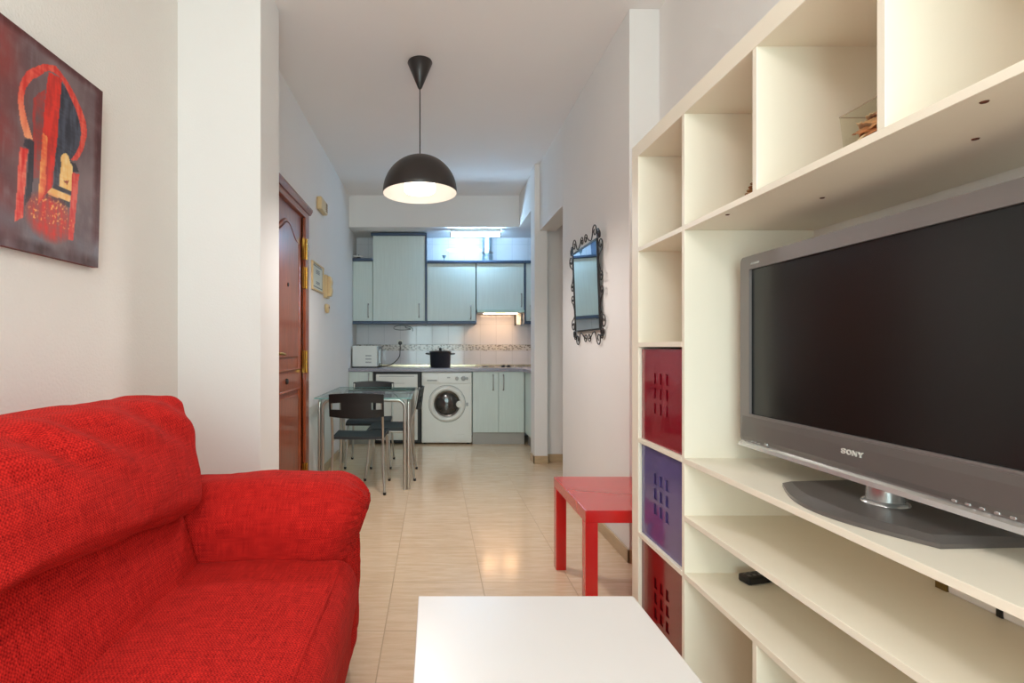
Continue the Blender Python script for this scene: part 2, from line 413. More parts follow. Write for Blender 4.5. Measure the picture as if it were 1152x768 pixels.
# window wall behind the camera
w = MB().box(-1.4, -.75, YB - .15, YB, 0, H).box(.85, 1.4, YB - .15, YB, 0, H).box(-.75, .85, YB - .15, YB, 2.35, H).box(-.75, .85, YB - .15, YB, 0, .15)
shell('wall_window_side', w, M['wall'])
f = MB()
for x in (-.75, .0, .79): f.box(x, x + .06, YB - .1, YB - .04, .15, 2.35, .004)
for z in (.15, 2.29): f.box(-.75, .85, YB - .1, YB - .04, z, z + .06, .004)
win = struct(f.build('window_1', M['white_lac']))
MB().box(-.69, .0, YB - .073, YB - .067, .21, 2.29).build('pane', M['glass'], win)
MB().box(.06, .79, YB - .073, YB - .067, .21, 2.29).build('pane', M['glass'], win)

# entry door
d = thing('door_1', 'glossy red-brown wooden entry door with raised panels', 'door', (XLK, 3.4, 0)); d['kind'] = 'structure'
del d['label']; del d['category']
fr = MB()
for y in (2.90, 3.80): fr.box(XLK - .06, XLK + .022, y, y + .1, 0, 2.06, .006)
fr.box(XLK - .06, XLK + .022, 2.90, 3.90, 2.055, 2.10, .006)
fr.build('door_frame', M['wood'], d)
MB().prism([(XLK, 2.098), (XLK + .03, 2.098), (XLK + .045, 2.125), (XLK + .045, 2.14), (XLK, 2.14)], 'Y', 2.88, 3.92).build('cornice', M['wood'], d)
lf = MB().box(XLK - .05, XLK - .008, 3.0, 3.80, .008, 2.055, .003)
leaf = lf.build('door_leaf', M['wood'], d)
def arch_outline(y0, y1, z0, zs, zp):
    pts = [(y0, z0), (y1, z0), (y1, zs)]; ym = (y0 + y1) / 2
    for k in range(1, 24):
        t = k / 24; y = y1 + (y0 - y1) * t; u = abs(2 * t - 1)
        pts.append((y, zs + (zp - zs) * (.5 + .5 * math.cos(PI * min(1, u * 1.12)))))
    pts.append((y0, zs)); return pts
for (nm, o_) in (('panel', arch_outline(3.10, 3.70, .945, 1.84, 1.935)), ('panel', [(3.10, .14), (3.70, .14), (3.70, .805), (3.10, .805)])):
    ym = 3.4; zm = sum(p[1] for p in o_) / len(o_)
    mid = [(ym + (y - ym) * .84, zm + (z - zm) * .9) for y, z in o_]
    p = MB().prism(mid, 'X', XLK - .012, XLK + .006, .006)
    pts = [(XLK - .006, y, z) for y, z in o_]
    p.tube(pts, .013, 8, closed=True)
    p.build(nm, M['wood'], d)
for z0, z1 in ((1.745, 1.90), (1.53, 1.69), (.913, 1.077), (.10, .25)):
    hb = MB(); n = 5; L_ = (z1 - z0) / n
    for k in range(n):
        hb.cyl((XLK + .026, 3.802, z0 + k * L_ + .001), (XLK + .026, 3.802, z0 + (k + 1) * L_ - .002), .009, n=12)
    hb.box(XLK + .0, XLK + .02, 3.775, 3.83, z0, z1, .002)
    hb.build('hinge', M['brass'], d)
hd = MB().box(XLK - .008, XLK, 3.035, 3.085, .96, 1.14, .003).cyl((XLK - .004, 3.06, 1.06), (XLK + .05, 3.06, 1.06), .01)
hd.tube(catmull([(XLK + .045, 3.06, 1.06), (XLK + .05, 3.10, 1.062), (XLK + .047, 3.18, 1.055)], 5), .009)
hd.build('handle', M['brass'], d)
MB().lathe([(0, .006), (.012, .005), (.014, 0), (.014, -.004)], (XLK + .006, 3.39, 1.512), 20, 'X').build('peephole', M['dark'], d)
MB().lathe([(0, .012), (.016, .01), (.02, 0), (.02, -.012)], (XLK - .006, 3.40, .874), 20, 'X').build('lock', M['dark'], d)

# ------------------------------------------------------------------ sofa
def wr(p, amp, sc, seed=0.):
    q = Vector((p.x * sc[0] + seed, p.y * sc[1] + seed * 1.7, p.z * sc[2] - seed))
    return amp * (noise.noise(q) + .5 * noise.noise(q * 2.1) + .25 * noise.noise(q * 4.3))
sofa = thing('sofa', 'red woven two-seat sofa with rolled arm along the left wall', 'sofa', (-.7, .9, 0))
def soft(seed, amp=.008, sc=(7, 7, 7), extra=None):
    def fn(o, p):
        n = Vector(p).normalized(); o = o + n * wr(o, amp, sc, seed)
        return extra(o, p) if extra else o
    return fn
MB().cushion((-1.15, -.06, .055), (-.268, 1.84, .36), .05, (.012, 0, 0), 40, soft(1, .004)).build('base', M['fabric'], sofa)
MB().cushion((-1.165, -.02, .25), (-.93, 1.80, .86), .08, (0, 0, .01), 40, soft(2, .006)).build('backrest', M['fabric'], sofa)
def seat_fn(seed):
    def ex(o, p):
        o.z -= .018 * max(0, -p[0]) * (1 - .2 * p[1] ** 2)                 # sags towards the back
        if p[0] > .2: o.x += .02 * math.exp(-((o.z - .36) / .08) ** 2) * (1 - .15 * p[1] ** 2)
        return o
    return soft(seed, .006, (5, 5, 5), ex)
for k, (y0, y1) in enumerate(((.12, .652), (.658, 1.585))):
    c = MB().cushion((-.86, y0, .22), (-.244, y1, .462), .055, (.0, .008, .014), 44, seat_fn(3 + k)).build('seat_cushion', M['fabric'], sofa)
    MB().tube(catmull([(-.270, y0 + .05, .459), (-.268, (y0 + y1) / 2, .471), (-.270, y1 - .05, .459)], 10), .0022, 6).build('seam', M['fabric'], c)
# lower back cushion: leans back, one per seat
def low_fn(seed):
    def ex(o, p):
        o.x -= (o.z - .42) * .33; return o
    return soft(seed, .006, (6, 4, 6), ex)
for k, (y0, y1) in enumerate(((.13, .652), (.658, 1.565))):
    MB().cushion((-1.0, y0, .36), (-.685, y1, .735), .06, (.02, .004, 0), 36, low_fn(7 + k)).build('lumbar_cushion', M['fabric'], sofa)
def up_fn(seed):
    def ex(o, p):
        t = (o.z - .6) / .36
        o.x -= max(0, t) ** 1.3 * .11                                       # leans back
        # hanging lower lip, gathers along the top edge
        fold = math.exp(-((t - .84) / .2) ** 2) * (.4 + .6 * noise.noise(Vector((o.y * 3, seed, 0))) ** 2 + .3)
        ph = o.y * 34 + t * 16 + 2.4 * noise.noise(Vector((o.y * 4, t * 3, seed)))
        o.x += fold * .015 * math.sin(ph); o.z += fold * .005 * math.sin(ph)
        if p[1] > .6: o.z += .016 * ((p[1] - .6) / .4) ** 2 * max(0, p[2])  # peaked corner
        if p[1] > 0: o.y -= .11 * p[1] * max(0, 1 - t) - .012 * p[1] * t
        lift = max(0, min(1, (1.5 - o.y) / .6))
        o.z += .085 * lift * max(0, (1 - t)) ** 2                            # hem rides up towards the camera
        return o
    return soft(seed, .009, (6, 5, 9), ex)
for k, (y0, y1) in enumerate(((.12, .612), (.618, 1.655))):
    MB().cushion((-.915, y0, .612), (-.672, y1, .940), .07, (.018, .010, .010), 60, up_fn(12.3 + 3 * k)).build('back_cushion', M['fabric'], sofa)
def arm_fn(seed, inner):
    def ex(o, p):
        t = (o.z - .06) / .62
        if p[0] > 0:                                                       # front end: gathers, and tucks in below the roll
            o.x -= .045 * max(0, min(1, (.60 - o.z) / .13)) * p[0]
            ang = math.atan2(o.z - .55, (o.y - inner))
            o.x += .006 * p[0] ** 8 * math.sin(ang * 26)
        roll = max(0, min(1, (o.z - .46) / .1))
        o.y -= roll * .02 * (1 if inner > 1 else -1) * (1 if p[1] * (1 if inner > 1 else -1) < 0 else 0)
        o.z -= .036 * max(0, -p[0] + .25) * roll
        return o
    return soft(seed, .006, (6, 6, 6), ex)
MB().cushion((-1.12, 1.565, .05), (-.212, 1.855, .674), .115, (.0, .012, .012), 52, arm_fn(20, 1.71)).build('armrest', M['fabric'], sofa)
MB().cushion((-1.12, -.15, .05), (-.212, .135, .674), .115, (.0, .012, .012), 40, arm_fn(24, -.01)).build('armrest', M['fabric'], sofa)
for x in (-1.06, -.31):
    for y in (-.05, 1.76):
        MB().lathe([(0, 0), (.02, 0), (.026, .06), (0, .06)], (x, y, 0), 20).build('foot', M['steel'], sofa)

# ------------------------------------------------------------------ low tables
def lack(name, label, cat, x0, x1, y0, y1, m):
    t = thing(name, label, cat, ((x0 + x1) / 2, (y0 + y1) / 2, 0))
    MB().box(x0, x1, y0, y1, .40, .45, .0025).build('tabletop', m, t)
    for x in (x0, x1 - .05):
        for y in (y0, y1 - .05): MB().box(x, x + .05, y, y + .05, 0, .40, .002).build('leg', m, t)
    return t
lack('coffee_table', 'white square-edged coffee table between sofa and shelving', 'table', -.04, .522, .46, 1.349, M['white_lac'])
lack('side_table', 'bright red low side table beyond the end of the shelving', 'table', .604, 1.14, 2.052, 2.592, M['red_lac'])

# ------------------------------------------------------------------ shelving unit
FX, BX = .75, 1.14
YN, YF = .11, 1.951
un = thing('shelving_unit', 'large cream cube shelving unit holding the television along the right wall', 'shelving', (.945, 1.03, 0))
S = M['shelf']
MB().box(FX, BX, YN, YF, 1.80, 1.852, .002).build('top_board', S, un)
MB().box(FX, BX, YN, YF, 0, .052, .002).build('bottom_board', S, un)
MB().box(FX, BX, YF - .06, YF, .052, 1.80, .002).build('side_panel', S, un)
MB().box(FX, BX, YN, YN + .06, .052, 1.80, .002).build('side_panel', S, un)
DV = [1.553, 1.2075, .866, .522]
MB().box(FX + .001, BX, DV[0] - .008, DV[0] + .008, .052, 1.80, .001).build('divider', S, un)
for y in DV[1:]:
    MB().box(FX + .001, BX, y - .008, y + .008, 1.466, 1.80, .001).build('divider', S, un)
    MB().box(FX + .001, BX, y - .008, y + .008, .052, .408, .001).build('divider', S, un)
yA, yB, yC, yD = YN + .06, DV[0] - .008, DV[0] + .008, YF - .06
b2 = MB().box(FX, BX, yA, yB, 1.450, 1.466, .001).build('shelf', S, un)
for z in (.752, .580, .408): MB().box(FX, BX, yA, yB, z, z + .016, .001).build('shelf', S, un)
for z in (1.450, 1.101, .752, .408): MB().box(FX, BX, yC, yD, z, z + .016, .001).build('shelf', S, un)
MB().box(BX - .006, BX, yA, yB, .052, .752).build('back_panel', S, un)
for x, y in ((.91, 1.2075), (.91, .866), (.785, .735), (.775, 1.36)):
    MB().lathe([(0, -.0015), (.0045, -.0015), (.0055, 0), (0, 0)], (x, y, 1.450), 14).build('screw_hole', M['hole'], b2)

def storage_box(label, z0, z1, m):
    X = FX + .014; y0, y1 = yC + .004, yD - .003
    t = thing('storage_box', label, 'storage box', (X + .15, (y0 + y1) / 2, z0), 'glossy boxes in the shelving')
    ym = (y0 + y1) / 2; zm = (z0 + z1) / 2 + .01; w_, h_, pu, pv = .026, .036, .045, .052
    us = sorted({y0, y1} | {ym + i * pu + s * w_ / 2 for i in (-1, 0, 1) for s in (-1, 1)})
    vs = sorted({z0, z1} | {zm + i * pv + s * h_ / 2 for i in (-1, 0, 1) for s in (-1, 1)})
    hole = lambda u, v: any(abs(u - ym - i * pu) < w_ / 2 for i in (-1, 0, 1)) and any(abs(v - zm - i * pv) < h_ / 2 for i in (-1, 0, 1))
    MB().sheet(us, vs, lambda u, v: Vector((X, u, v)), .002, hole).build('front_panel', m, t)
    MB().box(X + .0028, X + .0040, ym - .08, ym + .08, zm - .09, zm + .09).build('backing_sheet', m, t)
    b = MB().box(X + .005, X + .33, y0, y0 + .004, z0, z1).box(X + .005, X + .33, y1 - .004, y1, z0, z1)
    b.box(X + .326, X + .33, y0 + .004, y1 - .004, z0, z1).box(X + .005, X + .326, y0 + .004, y1 - .004, z0, z0 + .004)
    b.build('body', m, t)
storage_box('glossy red storage box with nine cutouts, topmost of three in the shelving', .7685, 1.094, M['box_red'])
storage_box('violet storage box with nine cutouts between the two red boxes', .4245, .746, M['box_purple'])
storage_box('dark maroon storage box with nine cutouts, lowest in the shelving', .0525, .402, M['box_maroon'])

# ------------------------------------------------------------------ television
TX = .875; tz0, tz1 = .822, 1.353; ty0, ty1 = .679, 1.471
tv = thing('television', 'wide grey flat television with dark screen on the shelving unit', 'television', (.93, 1.075, .768))
def rr(y0, y1, z0, z1, r, n=6):
    o = []
    for cy, cz, a in ((y1 - r, z1 - r, 0), (y0 + r, z1 - r, 90), (y0 + r, z0 + r, 180), (y1 - r, z0 + r, 270)):
        for k in range(n + 1):
            t = math.radians(a + 90 * k / n); o.append((cy + r * math.cos(t), cz + r * math.sin(t)))
    return o
def frame_ring(mb, x0, x1, outer, inner):
    """solid picture-frame between two outlines of the same point count"""
    t = bmesh.new(); n = len(outer)
    R = [[t.verts.new((x, p[0], p[1])) for p in pts] for x, pts in ((x0, outer), (x0, inner), (x1, inner), (x1, outer))]
    for a in range(4):
        A, Bq = R[a], R[(a + 1) % 4]
        for k in range(n): t.faces.new((A[k], A[(k + 1) % n], Bq[(k + 1) % n], Bq[k]))
    bmesh.ops.recalc_face_normals(t, faces=t.faces[:]); mb._add(t, False); return mb
so = (.720, 1.430, .914, 1.3165)          # screen opening y0 y1 z0 z1
fb = MB(); frame_ring(fb, TX, TX + .035, rr(ty0, ty1, tz0 + .012, tz1, .014), rr(*so, .003))
fb.build('bezel', M['tv_case'], tv)
cb = MB().box(TX + .034, TX + .075, ty0 + .004, ty1 - .004, tz0 + .02, tz1 - .004, .012).prism([(TX + .07, tz0 + .05), (TX + .10, tz0 + .10), (TX + .10, tz1 - .12), (TX + .07, tz1 - .04)], 'Y', ty0 + .06, ty1 - .06)
cb.build('back_cover', M['tv_dark'], tv)
MB().box(TX + .006, TX + .012, so[0] - .004, so[1] + .004, so[2] - .004, so[3] + .004).build('screen', M['screen'], tv)
iz = MB(); frame_ring(iz, TX - .0012, TX + .006, rr(so[0] - .003, so[1] + .003, so[2] - .003, so[3] + .003, .004), rr(so[0] + .001, so[1] - .001, so[2] + .001, so[3] - .001, .003))
iz.build('inner_trim', M['tv_case'], tv)
# sculpted lower lip: a clear silver strip under the speaker panel
lip = MB().prism([(TX - .010, tz0 + .002), (TX - .007, tz0 + .011), (TX + .002, tz0 + .018), (TX + .03, tz0 + .018), (TX + .03, tz0), (TX - .006, tz0)], 'Y', ty0 + .004, ty1 - .004)
lip.build('lower_lip', M['tv_silver'], tv)
pan = MB().prism([(TX - .001, tz0 + .020), (TX - .004, tz0 + .03), (TX - .003, tz0 + .07), (TX - .001, tz0 + .086), (TX + .004, tz0 + .086), (TX + .004, tz0 + .020)], 'Y', ty0 + .012, ty1 - .012)
pan.build('speaker_panel', M['tv_dark'], tv)
def ribbon(mb, pts, w, x0, x1):
    """flat stroke of width w in (y,z), thickness x0..x1"""
    pts = [Vector(p) for p in pts]; Lf, Rt = [], []
    for i, p in enumerate(pts):
        a = pts[max(0, i - 1)]; b = pts[min(len(pts) - 1, i + 1)]; d_ = (b - a).normalized(); n_ = Vector((-d_.y, d_.x)) * w / 2
        Lf.append(p + n_); Rt.append(p - n_)
    for i in range(len(pts) - 1):
        mb.prism([Lf[i], Lf[i + 1], Rt[i + 1], Rt[i]], 'X', x0, x1)
def letters(word, yc, zc, h, x0, x1, m, parent):
    w = h * 1.15; gap = h * .28; st = h * .24; th = h * .12
    y = yc + (len(word) * w + (len(word) - 1) * gap) / 2
    mb = MB()
    for ch in word:
        P = lambda u, v: (y - u * w, zc + (v - .5) * h)           # u runs left to right as one reads it
        if ch == 'S':
            ribbon(mb, [P(*q) for q in ((.92, .70), (.86, .88), (.62, .95), (.32, .93), (.12, .80), (.16, .62), (.42, .53), (.70, .45), (.88, .32), (.82, .13), (.58, .05), (.30, .06), (.10, .16), (.08, .33))], st * .8, x0, x1)
        elif ch == 'O':
            pts = [P(.5 + .42 * math.cos(a), .5 + .44 * math.sin(a)) for a in [2 * PI * k / 24 for k in range(25)]]
            ribbon(mb, pts, st * .85, x0, x1)
        elif ch == 'N':
            for u in (.10, .90): ribbon(mb, [P(u, 0), P(u, 1)], th * .9, x0, x1)
            ribbon(mb, [P(.10, .97), P(.90, .03)], st * 1.1, x0, x1)
            for u, v in ((.04, .97), (.96, .97), (.04, .03)): ribbon(mb, [P(u - .15, v), P(u + .15, v)], th * .8, x0, x1)
        elif ch == 'Y':
            ribbon(mb, [P(.12, .97), P(.5, .45)], st, x0, x1); ribbon(mb, [P(.9, .97), P(.52, .45)], th * 1.2, x0, x1)
            ribbon(mb, [P(.5, .5), P(.5, 0)], st, x0, x1)
            for u, v in ((.12, .97), (.9, .97), (.5, .03)): ribbon(mb, [P(u - .16, v), P(u + .16, v)], th * .8, x0, x1)
        y -= w + gap
    mb.build('logo', m, parent)
letters('SONY', 1.074, .880, .0102, TX - .0058, TX - .0030, M['logo'], tv)
sm = MB()
for k in range(6): sm.box(TX - .001, TX + .001, 1.418 - k * .0062, 1.422 - k * .0062, 1.3275, 1.3325)
sm.build('small_lettering', M['tv_silver'], tv)
kb = MB()
for k in range(5): kb.box(TX - .004, TX + .0, .86 - k * .022, .868 - k * .022, tz0 + .019, tz0 + .0235, .001)
kb.build('button_row', M['tv_silver'], tv)
kb = MB()
for k in range(3): kb.box(TX - .004, TX + .0, 1.41 - k * .016, 1.418 - k * .016, tz0 + .019, tz0 + .022, .001)
kb.box(TX - .005, TX + .0, 1.346, 1.358, tz0 + .019, tz0 + .026, .001)
kb.build('indicator_light', M['tv_silver'], tv)
def stand_outline(grow):
    pts = []
    for k in range(17):
        t = k / 16; y = 1.226 - .372 * t + (grow if t < .5 else -grow) * (abs(2 * t - 1)); pts.append((.835 - (.062 + grow) * math.sin(PI * t) - grow * .3, y))
    for k in range(17):
        t = k / 16; y = .854 + .372 * t; pts.append((.985 + .05 * math.sin(PI * t), y))
    return pts
def loft(mb, rings):
    t = bmesh.new(); R = [[t.verts.new(v) for v in r] for r in rings]; n = len(R[0])
    for A, Bq in zip(R, R[1:]):
        for k in range(n): t.faces.new((A[k], A[(k + 1) % n], Bq[(k + 1) % n], Bq[k]))
    t.faces.new(R[0][::-1]); t.faces.new(R[-1]); bmesh.ops.recalc_face_normals(t, faces=t.faces[:]); mb._add(t); return mb
g0, g1 = stand_outline(.006), stand_outline(-.014)
st = loft(MB(), [[(x, y, .7683) for x, y in g0], [(x, y, .776) for x, y in g0], [(x, y, .785) for x, y in g1]])
st.build('stand', M['tv_dark'], tv, 20)
nk = MB().lathe([(0, .784), (.04, .784), (.038, .789), (.032, .792), (.031, .86), (0, .86)], (.915, 1.045, 0), 32)
nk.build('neck', M['tv_silver'], tv)

# things on the shelves
vz = 1.4662
va = thing('glass_vase', 'square clear glass vase of seashells on the upper shelf', 'vase', (.91, 1.03, vz))
def vase_ring(g, z): return [(.905 + sx * g, 1.032 + sy * g, z) for sx, sy in ((-1, -1), (1, -1), (1, 1), (-1, 1))]
vm = MB()
loft(vm, [vase_ring(.044, vz), vase_ring(.052, vz + .116)])
vm.build('vessel', M['vase'], va)
rm = MB(); r4 = vase_ring(.052, vz + .116)
for a in range(4): rm.tube([r4[a], r4[(a + 1) % 4]], .0011, 6)
rm.build('rim', M['rim'], va)
def shell_mesh(size):
    mb = MB(); t = bmesh.new(); nu, nv = 17, 7; V = []
    for i in range(nu):
        a = math.radians(-72 + 144 * i / (nu - 1)); row = []
        for j in range(nv):
            q = j / (nv - 1); rad = size * q * (1 + .06 * math.cos(i * PI))
            row.append(t.verts.new((rad * math.sin(a), rad * math.cos(a), size * .38 * math.sin(PI * (.12 + .78 * q)) * math.cos(a * .8) + size * .03 * math.cos(i * PI) * q)))
        V.append(row)
    for i in range(nu - 1):
        for j in range(nv - 1):
            t.faces.new((V[i][j], V[i + 1][j], V[i + 1][j + 1], V[i][j + 1]))
    bmesh.ops.recalc_face_normals(t, faces=t.faces[:]); bmesh.ops.solidify(t, geom=t.faces[:], thickness=.0016)
    mb._add(t); return mb
protos = []
for k in range(3):
    o = shell_mesh(.021 + .003 * k).build('seashell', SHELLS[k])
    tag(o, 'ribbed tan seashell in the square glass vase', 'seashell', 'seashells in the glass vase'); protos.append(o)
spots = []
for lev in range(7):
    n_ = (8, 8, 8, 8, 7, 5, 3)[lev]; rad = (.025, .027, .028, .028, .025, .019, .010)[lev]
    for k in range(n_):
        a = 2 * PI * k / n_ + lev * .7; q = rad / max(abs(math.cos(a)), abs(math.sin(a))); spots.append((.905 + q * math.cos(a) - .004, 1.036 + q * math.sin(a), vz + .010 + lev * .0148))
for i, (x, y, z) in enumerate(spots):
    o = protos[i] if i < 3 else protos[i % 3].copy()
    if i >= 3: COL.objects.link(o)
    o.location = (x, y, z); a = math.atan2(y - 1.032, x - .905)
    o.rotation_euler = (random.uniform(.3, .9), random.uniform(-.3, .3), a + PI / 2 + random.uniform(-.5, .5))
# pine cone
pc = MB(); pcz = 1.4662
pc.lathe([(0, 0), (.022, .002), (.026, .02), (.014, .058), (0, .068)], (.815, 1.272, pcz), 20)
for k in range(80):
    q = k / 80; a = k * 2.39996; z = pcz + .008 + q * .06; r = .040 * (1 - q) ** .6 + .004
    pc.ball((.815 + r * .8 * math.cos(a), 1.272 + r * .8 * math.sin(a), z), .0085 * (1 - .5 * q), (1.2 if abs(math.cos(a)) > .7 else .8, 1.2 if abs(math.sin(a)) > .7 else .8, .55), 10)
tag(pc.build('pine_cone', M['cone']), 'small brown pine cone on the upper shelf, half hidden by a divider', 'pine cone')
# remote control on the low shelf
rc = thing('remote_control', 'black remote control lying on the low shelf by the divider', 'remote control', (.93, 1.50, .4243))
def turned(mb, c, Rm):
    for v in mb.bm.verts: v.co = Vector(c) + Rm @ (v.co - Vector(c))
    return mb
turned(MB().box(.885, 1.005, 1.468, 1.508, .4243, .447, .006), (.93, 1.49, .43), Matrix.Rotation(math.radians(14), 3, 'Z')).build('body', M['dark'], rc)
kb = MB()
for i in range(6):
    for j in range(2): kb.box(.893 + i * .018, .903 + i * .018, 1.476 + j * .016, 1.485 + j * .016, .4465, .4488, .001)
turned(kb, (.93, 1.49, .43), Matrix.Rotation(math.radians(14), 3, 'Z')).build('button', M['tv_dark'], rc)
# power strip on the middle shelf
ps = thing('power_strip', 'white power strip with black plug at the back of the shelf under the television', 'power strip', (1.06, .98, .5963))
MB().box(1.055, 1.105, .80, 1.06, .5963, .622, .005).build('body', M['white_lac'], ps)
MB().prism([(1.055, 1.061), (1.105, 1.061), (1.105, 1.085), (1.08, 1.098), (1.055, 1.085)], 'Z', .5965, .615).build('end_cap', M['brown'], ps)
MB().box(1.052, 1.064, .955, .966, .5965, .66, .002).build('plug', M['dark'], ps)

# ------------------------------------------------------------------ painting on the left wall
def paint_colour(u, v):
    """u 0..1 left to right, v 0..1 bottom to top; brush colours of the arch picture"""
    n = lambda s, o=0.: noise.noise(Vector((u * s * .73 + o, v * s + o * 2, o)))
    nb = noise.noise(Vector((u * 26 + 3, v * 7, 4.))) * .9 + noise.noise(Vector((u * 60, v * 18, 1.))) * .6 + noise.noise(Vector((u * 9, v * 90, 7.))) * .35
    uu, vv = u + .006 * n(18, 5), v + .005 * n(18, 9)
    mix = lambda a, b, t: tuple(a[i] + (b[i] - a[i]) * max(0, min(1, t)) for i in range(3))
    sm = lambda a, b, x: max(0, min(1, (x - a) / (b - a)))
    c = mix((124, 104, 106), (92, 68, 72), .5 + .9 * n(4))
    c = mix(c, (126, 110, 112), .7 * max(0, n(5, 3)))
    c = mix(c, (150, 34, 28), sm(.30, .0, uu) * (.55 + .6 * n(6, 8)))
    c = mix(c, (74, 20, 22), sm(.90, .96, uu) + sm(.955, .985, vv) * .8)
    c = mix(c, (112, 110, 120), sm(.20, .10, vv) * (.6 + .9 * n(9, 2)))
    c = mix(c, (58, 26, 26), sm(.07, .03, vv) * (.5 + n(12, 7)))
    c = mix(c, (136, 120, 124), .5 * max(0, n(16, 11)) + .35 * max(0, nb))
    def inpoly(P):
        r = False; j = len(P) - 1
        for i in range(len(P)):
            if (P[i][1] > vv) != (P[j][1] > vv) and uu < (P[j][0] - P[i][0]) * (vv - P[i][1]) / (P[j][1] - P[i][1]) + P[i][0]: r = not r
            j = i
        return r
    for P, ca, cb in PAINT:
        if inpoly(P):
            k = .5 + 1.1 * nb
            if callable(ca): c = ca(c, uu, vv, k, mix)
            else: c = mix(ca, cb, k)
    # warm pool of light painted on the ground inside the arch
    du, dv = (uu - GLOW[0]) / GLOW[2], (vv - GLOW[1]) / GLOW[3]; g = 1 - du * du - dv * dv
    if g > 0:
        c = mix(c, (216, 42, 26), min(1, g * 1.6) * (.75 + .5 * nb))
        sp = noise.noise(Vector((u * 62, v * 90, 2.5)))
        if vv > GLOW[1] - .03: c = mix(c, (246, 176, 92), max(0, sp - .26) * 4 * min(1, g * 2))
    return srgb(*c)[:3]
PY0, PY1, PZ0, PZ1 = 1.33, 1.768, 1.372, 1.976
DARK = ((58, 52, 62), (40, 36, 46)); RED = ((196, 30, 22), (228, 64, 40)); WARM = ((232, 120, 60), (246, 190, 110)); PINK = ((206, 52, 40), (232, 128, 104))
ARCH_OUT = [(0.251, 0.52), (0.203, 0.613), (0.191, 0.676), (0.209, 0.761), (0.28, 0.845), (0.406, 0.919), (0.518, 0.943), (0.646, 0.901), (0.775, 0.815), (0.83, 0.728), (0.801, 0.627), (0.734, 0.537)]
ARCH_IN = [(0.67, 0.525), (0.746, 0.612), (0.765, 0.709), (0.714, 0.79), (0.62, 0.864), (0.543, 0.908), (0.438, 0.898), (0.331, 0.827), (0.258, 0.759), (0.237, 0.683), (0.255, 0.622), (0.323, 0.526)]
def haze_red(c, u, v, k, mix): return mix(c, (186, 48, 40), .25 + .6 * k)
def arch_red(c, u, v, k, mix):
    base = mix((206, 46, 36), (232, 96, 76), k)
    return mix(base, (246, 188, 130), max(0, .74 - v) * 3.4 if u < .45 else 0)
def rounder(P): return [tuple(q[:2]) for q in catmull([(x, y, 0) for x, y in P], 5)]
ARCH_OUT, ARCH_IN = rounder(ARCH_OUT), rounder(ARCH_IN)
PAINT = [
    ([(0.547, 0.896), (0.62, 0.864), (0.714, 0.79), (0.765, 0.709), (0.746, 0.612), (0.67, 0.525), (0.688, 0.465), (0.56, 0.37), (0.502, 0.348), (0.531, 0.578)], (76, 80, 96), (42, 42, 54)),
    ([(0.309, 0.723), (0.414, 0.803), (0.391, 0.537), (0.376, 0.362), (0.331, 0.352), (0.316, 0.558)], haze_red, None),
    ([(0.438, 0.894), (0.564, 0.911), (0.547, 0.762), (0.531, 0.578), (0.498, 0.345), (0.446, 0.298), (0.376, 0.24), (0.383, 0.407), (0.391, 0.537), (0.414, 0.76)], (186, 40, 32), (226, 48, 32)),
    ([(0.399, 0.583), (0.442, 0.574), (0.438, 0.308), (0.376, 0.24), (0.383, 0.407)], (228, 96, 56), (246, 172, 96)),
    ([(0.251, 0.514), (0.331, 0.524), (0.331, 0.352), (0.316, 0.256), (0.265, 0.204), (0.287, 0.474), (0.244, 0.479)], *DARK),
    ([(0.655, 0.517), (0.719, 0.519), (0.756, 0.486), (0.691, 0.466)], *DARK),
    ([(0.573, 0.518), (0.594, 0.539), (0.62, 0.549), (0.646, 0.537), (0.664, 0.514), (0.691, 0.493), (0.682, 0.366), (0.564, 0.365)], (244, 186, 100), (250, 214, 150)),
    ([(0.60, 0.40), (0.66, 0.415), (0.64, 0.39)], (170, 70, 40), (150, 60, 40)),
    ([(0.518, 0.365), (0.679, 0.367), (0.679, 0.346), (0.502, 0.342)], *DARK),
    ([(0.498, 0.341), (0.679, 0.343), (0.67, 0.304), (0.449, 0.303)], (244, 184, 104), (250, 206, 140)),
    ([(0.449, 0.303), (0.67, 0.304), (0.667, 0.277), (0.442, 0.278)], *DARK),
    (ARCH_OUT + ARCH_IN, arch_red, None),
    ([(0.216, 0.467), (0.28, 0.476), (0.251, 0.152), (0.189, 0.116)], (214, 34, 28), (236, 120, 96)),
    ([(0.688, 0.465), (0.759, 0.475), (0.716, 0.106), (0.661, 0.111)], (210, 36, 28), (226, 92, 76)),
]
GLOW = (.49, .19, .24, .13)
pt = thing('painting', 'unframed canvas painting of a red horseshoe arch on the left wall', 'painting', (-1.16, 1.55, PZ0))
NU, NV = 150, 204
def face_x(z): return -1.151 + .016 * (z - PZ0) / (PZ1 - PZ0)          # hangs tipped slightly forward
pm = bmesh.new(); cl = pm.verts.layers.float_color.new('paint'); G = []
for i in range(NU + 1):
    row = []
    for j in range(NV + 1):
        u, v = i / NU, j / NV; z = PZ0 + v * (PZ1 - PZ0)
        q = pm.verts.new((face_x(z), PY0 + u * (PY1 - PY0), z)); q[cl] = paint_colour(u, v) + (1,); row.append(q)
    G.append(row)
for i in range(NU):
    for j in range(NV): pm.faces.new((G[i][j], G[i + 1][j], G[i + 1][j + 1], G[i][j + 1]))
bmesh.ops.recalc_face_normals(pm, faces=pm.faces[:])
if pm.faces[:][0].normal.x < 0: bmesh.ops.reverse_faces(pm, faces=pm.faces[:])
b = MB(); b.bm.free(); b.bm = pm
b.build('canvas', M['paint'], pt)
t = MB(); x0, x1 = face_x(PZ0), face_x(PZ1)
t.prism([(x0 - .02, PZ0), (x0 - .0008, PZ0), (x1 - .0008, PZ1), (x1 - .02, PZ1)], 'Y', PY0, PY1)
